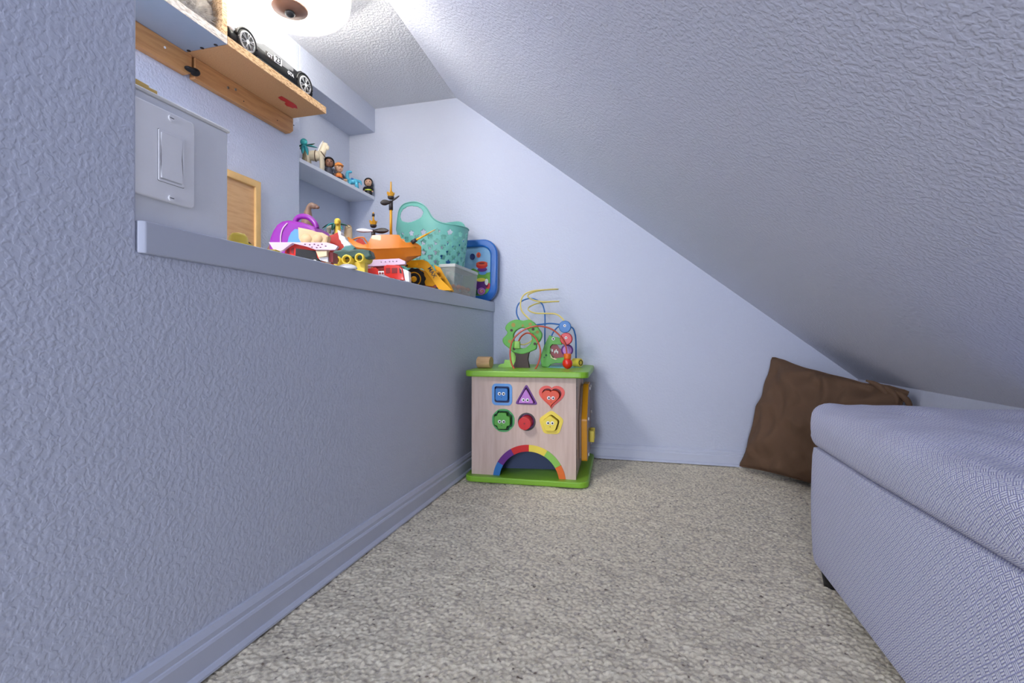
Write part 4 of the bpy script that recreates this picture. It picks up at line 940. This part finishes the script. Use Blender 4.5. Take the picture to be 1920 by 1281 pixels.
# mint basket
BC = at_depth(811, 500, 1.99); bk = thing('storage_basket', 'mint green plastic tub basket with star and butterfly cut-outs and oval handles', 'basket', (BC[0], BC[1], LZ), -12)
def basket():
    A_, B_ = .154, .122; nt_, nz = 420, 150
    zr = .5-(432-632)/F*1.975-LZ            # rim height above ledge
    def rim(t):                             # handles at -Y (front) and +Y (back)
        hgt = 0
        for c0_ in (-PI/2-.12, PI/2-.05):
            d = (t-c0_+PI) % (2*PI)-PI
            x = abs(d)/.62
            hgt = max(hgt, (.088 if c0_ < 0 else .060)*(math.sqrt(max(0, 1-x**2.6)) if x < .92 else math.sqrt(1-.92**2.6)*math.exp(-((x-.92)*4.2))))
        return zr-.010*0+hgt
    def rad(z): return .76+.24*(z/zr)**.9 if z < zr else 1+.03*(z-zr)/.08
    def star(u, v, r):
        a = math.atan2(u, v); k = (a/(2*PI/5)) % 1; k = abs(k-.5)*2
        return math.hypot(u, v) < r*(.62+.42*k)
    def fly(u, v, r):
        u = abs(u); return ((u-.5*r)**2/(.55*r)**2+(v-.38*r)**2/(.48*r)**2 < 1) or ((u-.42*r)**2/(.42*r)**2+(v+.42*r)**2/(.42*r)**2 < 1)
    P = 2*PI*.138; ncol = 17; rows = [(zr-.030-.019*k, 'sf'[k % 2]) for k in range(11)]
    vs = []; 
    ts = [2*PI*i/nt_ for i in range(nt_)]
    for j in range(nz+1):
        for t in ts:
            z = rim(t)*j/nz; r = rad(z); vs.append((A_*r*math.cos(t), B_*r*math.sin(t), z+.0003))
    fs = []
    for j in range(nz):
        for i in range(nt_):
            t = ts[i]+PI/nt_; z = rim(t)*(j+.5)/nz; keep = True
            for k, (rz, kind) in enumerate(rows):
                dz = z-rz
                if abs(dz) < .0125:
                    offs = .5*(k % 2); cc = (t/(2*PI)*ncol+offs); du = (cc-math.floor(cc)-.5)*P/ncol
                    if kind == 's' and star(du, dz, .0125): keep = False
                    if kind == 'f' and fly(du, dz, .0105): keep = False
            for c0_, hh in ((-PI/2-.12, 1), (PI/2-.05, .55)):
                d = (t-c0_+PI) % (2*PI)-PI
                if (d/.40)**2+((z-(zr+.040*hh+.003))/(.030*hh))**2 < 1: keep = False
            if keep: fs.append((j*nt_+i, j*nt_+(i+1) % nt_, (j+1)*nt_+(i+1) % nt_, (j+1)*nt_+i))
    cidx = len(vs); vs.append((0, 0, .0006)); 
    for i in range(nt_): fs.append((i, cidx, (i+1) % nt_))
    mb = MB(); mb.add(vs, fs); o = mb.build('tub', 'basket', bk)
    s_ = o.modifiers.new('s', 'SOLIDIFY'); s_.thickness = .0024; s_.offset = -1
    pts = [(A_*rad(rim(t))*math.cos(t), B_*rad(rim(t))*math.sin(t), rim(t)) for t in ts[::6]]
    MB().tube(pts, .0026, 8, closed=True, sub=2).build('rim', 'basket', bk)
    return zr
ZR = basket()
for k, (dx, dy, dz, r, m_, lb) in enumerate(((-.045, -.045, .135, .030, 'cap_orange', 'orange'), (.03, -.045, .105, .030, 'red', 'red'), (.075, 0, .110, .028, 'white', 'white'), (-.01, -.05, .075, .030, 'black', 'black'), (.05, .03, .165, .03, 'blue', 'blue'), (-.06, .02, .095, .030, 'white', 'cream'))):
    if k == 5: m_ = 'cream'
    o = MB().ell((0, 0, 0), r, 20, 12).build('toy_ball', m_); ca, sa = math.cos(math.radians(-12)), math.sin(math.radians(-12))
    o.location = (BC[0]+dx*ca-dy*sa, BC[1]+dx*sa+dy*ca, LZ+dz-.03)
    tag(o, '%s plastic toy ball inside the mint basket' % lb, 'toy ball')

# blue tray lid leaning at the back wall
tp = thing('picture_tray', 'blue rimmed picture tray leaning on the back wall beside the basket', 'tray', (-.742, 2.022, LZ), 0, rot=(math.radians(-2.5), 0, 0))
zt = at_back(900, 452, 2.03)[2]-LZ; hw = .128
outl = rrect(-hw, .0005, hw, zt, .062, 8)
inn = rrect(-hw+.020, .020, hw-.020, zt-.020, .048, 8)
shape('rim', [outl, inn], .024, 'blue_tray', tp, y=-.012, bev=.006)
shape('picture', [scale(inn, 1.02)], .003, 'sky_print', tp, y=0.0)
hl_ = [(x, z) for x, z in inn if z < .12]; hl_ = [(-hw+.020, .135), *[(-hw+.020+i*(2*hw-.04)/10, .135+.012*math.sin(i*1.3)) for i in range(1, 10)], (hw-.020, .13)]
low = sorted([(x, z) for x, z in inn if z < .13 and x > 0], key=lambda p: -p[1])+sorted([(x, z) for x, z in inn if z < .13 and x <= 0], key=lambda p: p[1])
shape('meadow', [hl_+low], .001, 'grass_print', tp, y=-.0012)
def disc(x, z, rx, rz, m_, y, nm='printed_disc'): shape(nm, [circ(x, z, rx, 22, rz)], .0008, m_, tp, y=y)
disc(.062, .158, .026, .014, 'red', -.0030); disc(.062, .166, .026, .010, 'orange_red', -.0034); disc(.064, .140, .022, .010, 'purple', -.0026); disc(.066, .126, .018, .009, 'blue_light', -.0024); disc(.062, .167, .014, .004, 'red_dark', -.0038)
disc(.046, .205, .010, .012, 'orange_red', -.0024); text('6', .020, .046, -.0034, .205, 'red_dark', tp, 'printed_number'); disc(.018, .198, .012, .014, 'blue_dark', -.0024)
disc(.060, .075, .034, .026, 'purple', -.0030); disc(.060, .095, .022, .008, 'yellow', -.0036); disc(.085, .085, .008, .014, 'white', -.0040); disc(.092, .068, .012, .013, 'red', -.0030)
disc(.062, .045, .018, .016, 'lilac', -.0042); disc(.062, .045, .010, .009, 'coral', -.0048); text('G', .018, .062, -.0056, .045, 'white', tp, 'printed_letter'); disc(.030, .040, .016, .014, 'green_dark', -.003)

# long-necked dinosaur, palm, small dinosaurs at the rear of the ledge
t, f, s = toy('toy_dinosaur', 'tall brown long-necked toy dinosaur behind the purple case', 'toy dinosaur', 573, 1.50)
X_, z_ = f(582, 383); 
pts = [(f(575, 470)[0]-.03, 0, .115), (f(572, 440)[0], 0, .145), (f(576, 420)[0], 0, f(576, 420)[1]), (f(577, 405)[0], 0, f(577, 402)[1]), (f(579, 392)[0], 0, f(579, 390)[1]), (f(584, 385)[0], 0, f(584, 385)[1]), (f(589, 386)[0], 0, f(589, 386.5)[1])]
MB().tube(pts, lambda t_: .008+.022*max(0, 1-t_*1.6), 14).build('neck', 'dino_brown', t)
q = f(590, 387); MB().ell((q[0]-.002, 0, q[1]), (.012, .008, .008)).ell((q[0]+.008, 0, q[1]-.003), (.007, .006, .005)).build('head', 'dino_brown', t)
xb = f(568, 450)[0]-.035
MB().ell((xb, 0, .105), (.075, .036, .045), 24, 14).build('body', 'dino_brown', t)
MB().tube([(xb-.05, 0, .11), (xb-.075, -.01, .08), (xb-.085, -.03, .04)], lambda t_: .020*(1-t_)+.003, 12).build('tail', 'dino_brown', t)
for dx in (-.045, .042):
    for dy in (-.02, .02): MB().cyl((xb+dx, dy, .095), (xb+dx*1.05, dy, .0005), .017, .012, 14).build('leg', 'dino_brown', t)
def frond(mb, base, az, L_, w, droop, rise=.2, mi=0, n=8):
    d = Vector((math.cos(az), math.sin(az), 0)); sd = Vector((-d.y, d.x, 0)); rs = []
    for k in range(n+1):
        u = k/n; p = Vector(base)+d*(L_*u)+Vector((0, 0, rise*L_*u-droop*L_*u*u)); ww = w*(math.sin(PI*(u*.92+.05)))**.7
        rs.append([tuple(p+sd*ww-Vector((0, 0, ww*.25))), tuple(p+Vector((0, 0, ww*.25+.0006))), tuple(p-sd*ww-Vector((0, 0, ww*.25))), tuple(p-Vector((0, 0, .0006)))])
    mb.rings(rs)
t, f, s = toy('toy_palm_tree', 'dark green toy palm tree standing behind the red roof piece', 'toy tree', 632, 1.60)
z0 = f(632, 420)[1]
MB().tube([(0, 0, .0005), (.004, 0, .08), (0, 0, .15), (-.004, 0, z0)], lambda u: .010-.003*u, 12).build('trunk', 'palm_trunk', t)
for k, (az, L_, dr, m_) in enumerate(((0.1, .040, .45, 'palm_green'), (.9, .038, .2, 'palm_green'), (2.2, .038, .25, 'palm_green'), (3.1, .045, .55, 'palm_green'), (-.6, .036, .9, 'palm_teal'), (-1.6, .028, 1.2, 'palm_green'), (-2.5, .040, .9, 'palm_teal'), (1.6, .03, .1, 'palm_green'))):
    mb = MB(); frond(mb, (-.004, 0, z0), az, L_, .008, dr, .25); mb.build('frond', m_, t)
t, f, s = toy('toy_dinosaur', 'pale yellow long-necked toy dinosaur in front of the palm tree', 'toy dinosaur', 634, 1.50)
zt = f(634, 416)[1]
MB().tube([(0, .02, .10), (0, .005, .13), (0, 0, .16), (0, 0, zt)], lambda u: .011-.004*u, 12).build('neck', 'dino_yellow', t)
MB().ell((0, -.004, zt), (.0095, .011, .010)).ell((0, -.012, zt-.007), (.007, .006, .005)).build('head', 'dino_yellow', t)
MB().ell((0, .040, .085), (.027, .045, .032)).build('body', 'dino_yellow', t)
for dx in (-.014, .014):
    for dy in (.018, .066): MB().cyl((dx, dy, .08), (dx, dy, .0005), .012, .010, 12).build('leg', 'dino_yellow', t)
t, f, s = toy('toy_dinosaur', 'grey spiny-backed toy dinosaur left of the dark palm tree', 'toy dinosaur', 615, 1.66)
zt = f(617, 437)[1]; MB().ell((0, .0, zt-.03), (.032, .022, .030)).build('body', 'dino_grey', t)
MB().ell((.008, -.01, zt+.016), (.010, .009, .008)).build('head', 'dino_grey', t); MB().tube([(0, 0, zt-.01), (.004, -.004, zt+.004), (.008, -.010, zt+.016)], .007).build('neck', 'dino_grey', t)
for dx in (-.022, .022):
    for dy in (-.012, .012): MB().cyl((dx, dy, zt-.04), (dx, dy, .0005), .010, .008, 12).build('leg', 'dino_grey', t)
mb = MB(); [mb.cyl((dx, 0, zt-.002-abs(dx)*.25), (dx, 0, zt+.008-abs(dx)*.2), .005, .0005, 8) for dx in (-.03, -.018, -.006, .006, .018)]; mb.build('back_spines', 'dino_green', t)
t, f, s = toy('toy_dinosaur', 'cream upright toy dinosaur right of the dark palm tree', 'toy dinosaur', 652, 1.64)
zt = f(652, 427)[1]; MB().tube([(0, 0, .07), (0, 0, .12), (.002, 0, zt-.01), (.003, -.002, zt)], lambda u: .020-.011*u, 12).build('body', 'cream', t)
MB().ell((.003, -.006, zt), (.007, .010, .0065)).build('head', 'cream', t)
for dx in (-.012, .012): MB().cyl((dx, 0, .085), (dx, -.004, .0005), .010, .008, 12).build('leg', 'cream', t)
MB().tube([(.0, .01, .08), (.005, .03, .04), (.01, .04, .010)], lambda u: .012-.009*u, 10).build('tail', 'cream', t)

# ------------------------------------------------------------------ figures in the niche
def nfig(name, label, cat, x, a, rz=35):
    q = at_side(x, 300, a); Z = a/(CT*(x-1207)/F); t = thing(name, label, cat, (a, q[1], NZ+.0002), rz)
    return t, (lambda X, Y: ((X-x)/F*Z, .5-(Y-632)/F*Z-NZ-.0002))
t, f = nfig('toy_palm_tree', 'teal and green toy palm tree at the left end of the niche shelf', 'toy tree', 570, -1.262, 20)
zc_ = f(570, 273)[1]
MB().tube([(.004, 0, 0), (.002, 0, .03), (0, 0, zc_)], lambda u: .009-.003*u, 12).build('trunk', 'palm_trunk', t)
MB().ell((.0005, -.004, zc_+.012), (.0135, .010, .0135)).build('coconut_cluster', 'palm_teal', t)
for az, L_, dr, rs_, m_ in ((0, .050, .25, .1, 'palm_teal'), (.35, .040, -.1, .25, 'palm_green'), (3.2, .022, .6, .3, 'palm_green'), (-.9, .040, 1.2, .0, 'palm_teal'), (-2.0, .018, 1.2, 0, 'palm_trunk'), (-1.4, .034, 1.4, .1, 'palm_teal'), (2.6, .020, .1, .3, 'palm_green')):
    mb = MB(); frond(mb, (0, -.002, zc_), az, L_, .0085, dr, rs_); mb.build('frond', m_, t)
t, f = nfig('toy_horse', 'cream toy horse with brown harness on the niche shelf', 'toy horse', 596, -1.283, 22)
hz = f(603, 268)[1]
MB().ell((-.014, 0, .078), (.036, .017, .021), 20, 12).ell((.012, 0, .080), (.016, .0155, .020)).build('body', 'horse', t)
MB().tube([(.010, 0, .080), (.018, 0, .095), (.023, 0, hz-.016), (.024, 0, hz-.006)], lambda u: .0165-.0075*u, 14).build('neck', 'horse', t)
MB().ell((.027, 0, hz-.006), (.012, .0078, .0085)).ell((.037, 0, hz-.018), (.008, .0058, .0105)).cyl((.022, -.004, hz), (.020, -.0045, hz+.009), .0026, .0004, 8).cyl((.022, .004, hz), (.020, .0045, hz+.009), .0026, .0004, 8).build('head', 'horse', t)
MB().tube([(.020, 0, hz+.003), (.010, 0, hz-.012), (.003, 0, .100), (-.002, 0, .092)], lambda u: .0055-.002*u, 8).build('mane', 'white', t)
for dx in (-.038, .014):
    for dy in (-.009, .009): MB().tube([(dx, dy, .074), (dx+.003, dy, .038), (dx, dy, .006), (dx, dy, .0)], lambda u: .0085-.0035*u, 10).build('leg', 'horse', t)
MB().tube([(-.048, 0, .086), (-.058, 0, .062), (-.054, 0, .030)], lambda u: .0055-.002*u, 8).build('tail', 'strap', t)
MB().tube([(.020+.008*math.cos(k), .0168*math.cos(k+PI/2), .086-.010*math.cos(k)) for k in [2*PI*i/12 for i in range(12)]], .0017, 6, closed=True, sub=2).build('harness', 'strap', t)
MB().tube([(-.008, .0182*math.cos(k), .078+.0222*math.sin(k)) for k in [2*PI*i/12 for i in range(12)]], .0018, 6, closed=True, sub=2).build('girth_strap', 'strap', t)
def figure(t, H, hair, skin, torso, band=None, hr=.30, cap=None, hood=False):
    h = H; r = h*.20
    MB().lathe([(h*.20, 0), (h*.21, h*.05), (h*.19, h*.30), (h*.15, h*.46), (h*.08, h*.52)], 20, sx=1, sy=.7).build('torso', torso, t)
    MB().ell((0, -.001, h*.70), (h*.20, h*.19, h*.21)).build('head', skin, t)
    for s_ in (-1, 1):
        MB().tube([(s_*h*.14, 0, h*.46), (s_*h*.25, -h*.03, h*.34), (s_*h*.24, -h*.12, h*.20)], h*.055, 8).build('arm', torso, t)
        MB().ell((s_*h*.24, -h*.14, h*.17), h*.05, 10, 6).build('hand', skin, t)
        MB().ell((s_*h*.07, -h*.185, h*.73), (h*.025, h*.012, h*.032), 10, 6).build('eye', 'black', t)
    MB().ell((0, -h*.20, h*.66), (h*.022, h*.025, h*.022), 8, 6).build('nose', skin, t)
    MB().ell((0, -h*.180, h*.605), (h*.05, h*.012, h*.010), 8, 6).build('mouth', 'red_dark', t)
    if hair:
        mb = MB(); n = 24; rs = []
        for k in range(9):
            a = PI*.5-k*(PI*.72)/8; z = h*.73+h*.26*math.sin(a); rr = h*.245*max(math.cos(a), .05)
            rs.append([(rr*math.cos(2*PI*i/n), h*.03+rr*math.sin(2*PI*i/n)*.98, z) for i in range(n)])
        vs = [p for r_ in rs for p in r_]; fs = []
        for i in range(8):
            for j in range(n):
                ang = 2*PI*(j+.5)/n
                if i >= 3 and math.sin(ang) < -.45: continue
                fs.append((i*n+j, i*n+(j+1) % n, (i+1)*n+(j+1) % n, (i+1)*n+j))
        mb.add(vs, fs); o = mb.build('hair', hair, t); s_ = o.modifiers.new('s', 'SOLIDIFY'); s_.thickness = h*.03; s_.offset = 0
    if cap:
        MB().lathe([(h*.21, h*.77), (h*.215, h*.80), (h*.18, h*.91), (h*.08, h*.97), (h*.01, h*.98)], 20).build('cap', cap, t)
        MB().ell((0, -h*.20, h*.79), (h*.16, h*.13, h*.018)).build('cap_brim', cap, t)
    if band: MB().lathe([(h*.198, h*.24), (h*.205, h*.25), (h*.200, h*.30), (h*.195, h*.31)], 20, sy=.72).build('chest_band', band, t)
t, f = nfig('toy_figure', 'toy figure with long black hair beside the cream horse', 'toy figure', 617, -1.262, 42); figure(t, f(617, 294)[1], 'hair_black', 'skin_dark', 'cloth_dark'); 
t, f = nfig('toy_figure', 'toy figure in an orange cap and orange vest on the niche shelf', 'toy figure', 635, -1.262, 60); figure(t, f(635, 304)[1], None, 'skin', 'cloth_dark', band='orange', cap='cap_orange')
MB().lathe([(.016, .020), (.0165, .034), (.012, .042)], 16, sy=.75).build('vest', 'cap_orange', t)
t, f = nfig('toy_critter', 'tiny tan toy animal between the orange-capped figure and blue dinosaur', 'toy animal', 645, -1.250, 35)
MB().ell((0, 0, .012), (.009, .006, .006)).build('body', 'tan_shell', t); MB().ell((.009, -.002, .018), .0052).build('head', 'tan_shell', t)
for dx in (-.005, .005): MB().cyl((dx, 0, .010), (dx, 0, 0), .0025).build('leg', 'tan_shell', t)
t, f = nfig('toy_dinosaur', 'sky blue toy dinosaur with curled neck on the niche shelf', 'toy dinosaur', 661, -1.255, 25)
hz = f(657, 320)[1]
MB().ell((.004, 0, .034), (.024, .014, .013)).build('body', 'dino_blue', t)
MB().tube([(-.012, 0, .036), (-.022, 0, .048), (-.022, 0, hz-.012), (-.014, -.002, hz-.006)], lambda u: .009-.003*u, 12).build('neck', 'dino_blue', t)
MB().ell((-.010, -.002, hz-.007), (.009, .006, .006)).build('head', 'dino_blue', t)
MB().tube([(.022, 0, .036), (.034, 0, .034), (.038, 0, .020)], lambda u: .008-.006*u, 10).build('tail', 'dino_blue', t)
for dx, dy in ((-.010, -.009), (.016, -.009), (-.010, .009), (.016, .009)): MB().cyl((dx, dy, .034), (dx*1.3, dy, 0), .0075, .007, 12).build('leg', 'dino_blue', t)
MB().ell((0, -.013, .042), (.006, .003, .004)).build('back_plate', 'blue', t)
t, f = nfig('toy_figure', 'black-suited toy figure with lime chest stripe at the shelf end', 'toy figure', 691, -1.236, 25); t.location.y = min(t.location.y, 2.030); figure(t, f(691, 332)[1]*.96, 'hair_black', 'skin', 'black', band='lime')
MB().tube([(.012, .010, .030), (.016, .011, .055), (.013, .010, .076)], lambda u: .006*(1-u)+.0015, 8).build('backpack_strap', 'cloth_dark', t)

# ------------------------------------------------------------------ toy race car on the wood shelf
CA = -1.085; CZ0 = SZ+.0227
car = thing('toy_race_car', 'black toy race car numbered 23 on the chipboard shelf', 'toy car', (CA, 1.26, CZ0), 90)
c = crop(420, 40, 8.54)
def g(x, y): q = at_side(*c(x, y), CA); return (q[1]-1.26, q[2]-CZ0)
top = [(80, 60), (200, 90), (270, 115), (350, 150), (440, 235), (520, 310), (620, 340), (700, 350), (800, 420), (900, 510), (1000, 600), (1100, 690), (1200, 790), (1300, 885), (1380, 985), (1415, 1080), (1410, 1150)]
TP = [g(*p) for p in top]
x_lo, x_hi = TP[0][0], TP[-1][0]
w1 = g(345, 345); w2 = g(1275, 1005); R1 = .0325
def htop(x):
    for (xa_, za_), (xb_, zb_) in zip(TP[:-1], TP[1:]):
        if xa_ <= x <= xb_: return za_+(zb_-za_)*(x-xa_)/max(xb_-xa_, 1e-6)
    return TP[-1][1]
rs = []; N = 46
for k in range(N+1):
    x = x_lo+(x_hi-x_lo)*k/N; h = max(htop(x), .026); u = k/N; sh_ = min(h, .055+.010*math.exp(-((x-w1[0])/.04)**2)+.010*math.exp(-((x-w2[0])/.04)**2))
    zb = .010; yf = -.0; inset = .014 if h > .07 else .006
    rs.append([(x, 0, zb), (x, -.002, sh_*.55), (x, .002, sh_*.86), (x, .004+inset*.3, sh_), (x, .007, sh_+(h-sh_)*.8 if h > sh_ else sh_), (x, .015, h), (x, .100-inset, h), (x, .118-inset, h*.97 if h > sh_ else sh_), (x, .126, sh_), (x, .130, sh_*.55), (x, .130, zb)])
mb = MB(); mb.rings(rs)
for i, fc in enumerate(mb.f):
    if len(fc) == 4:
        xs = sum(mb.v[k][0] for k in fc)/4; j = i % 11
        if j in (2, 3) and x_lo+.05 < xs < x_lo+.24: mb.m[i] = 1  # grey band paints the lamp's reflection onto the black bodywork
        if j == 4 and x_lo+.12 < xs < x_lo+.29: mb.m[i] = 2
        if j == 3 and x_lo+.12 < xs < x_lo+.26: mb.m[i] = 2 if False else 1
mb.build('body', ['car_dark', 'car_sheen_grey', 'glass_dark'], car)
def cwheel(x, y, out):
    o = MB().cyl((x, y, R1+.0003), (x, y+.030, R1+.0003), R1, n=36).build('tyre', 'rubber', car, bevel=.004)
    s_ = y if out < 0 else y+.030; d = -1 if out < 0 else 1
    n = 32; mb = MB(); rs = [[(x+rr*math.cos(2*PI*i/n), s_+d*yy, R1+.0003+rr*math.sin(2*PI*i/n)) for i in range(n)] for rr, yy in ((R1*.86, .0), (R1*.86, .0012), (R1*.70, .0016), (R1*.70, -.002))]
    mb.rings(rs, caps=False); mb.build('rim', 'rim_grey', o)
    MB().cyl((x, s_+d*.0002, R1+.0003), (x, s_+d*.0004, R1+.0003), R1*.72).build('brake_disc', 'black', o)
    for k in range(6):
        a = 2*PI*k/6+.3; a2 = a+.10; mb = MB()
        for sgn in (-1, 1):
            p0 = (x+R1*.12*math.cos(a), s_+d*.0014, R1+R1*.12*math.sin(a)); p1 = (x+R1*.74*math.cos(a+sgn*.16), s_+d*.0014, R1+R1*.74*math.sin(a+sgn*.16)); mb.cyl(p0, p1, .0014, n=6)
        mb.build('spoke', 'rim_grey', o)
    MB().cyl((x, s_, R1+.0003), (x, s_+d*.003, R1+.0003), R1*.16, n=14).build('hub', 'plastic_white', o)
for xw in (w1[0], w2[0]):
    cwheel(xw, -.0065, -1); cwheel(xw, .106, 1)
    MB().tube([(xw+(R1+.004)*math.cos(a), -.0035, R1+(R1+.003)*math.sin(a)) for a in [PI*k/10-.1 for k in range(11)]], .0035, 8, sub=2).build('wheel_arch', 'black', car)
for (xa_, ya_, xb_, yb_, m_, txt) in ((650, 470, 775, 640, 'charcoal', 'GT'), (785, 540, 905, 730, 'plastic_white', '23')):
    P4 = [g(xa_, ya_), g(xb_, ya_+(xb_-xa_)*.75), g(xb_, yb_), g(xa_, yb_-(xb_-xa_)*.75)]
    zmx = .060; P4 = [(x, min(max(z, .020), zmx)) for x, z in P4]
    shape('decal', [P4], .001, m_, car, y=-.0045)
    xm = sum(p[0] for p in P4)/4; zm = sum(p[1] for p in P4)/4
    text(txt, .024 if txt == '23' else .016, xm, -.0052, zm, 'black' if txt == '23' else 'plastic_white', car, 'number_decal')
q = g(1050, 850); text('GTA', .014, q[0], -.0045, max(q[1], .03), 'plastic_white', car, 'lettering')
q0 = g(500, 520); q1 = g(1160, 980); MB().box((w1[0]+R1+.006, -.006, .009), (w2[0]-R1-.006, -.001, .013)).build('side_skirt', 'car_sheen_grey', car, bevel=.001)
MB().box((w1[0]+R1+.004, -.010, .006), (w2[0]-R1-.004, .004, .010)).build('splitter', 'black', car, bevel=.001)
MB().ell((x_lo+.012, .004, .046), (.010, .006, .007)).build('headlight', 'plastic_white', car)
xr = x_hi-.030; MB().box((xr-.014, .010, max(htop(xr), .04)+.014), (xr+.016, .120, max(htop(xr), .04)+.018)).build('spoiler', 'black', car, bevel=.001)
for yy in (.03, .10): MB().box((xr-.002, yy-.002, htop(xr)-.004), (xr+.002, yy+.002, htop(xr)+.0145)).build('spoiler_strut', 'black', car)
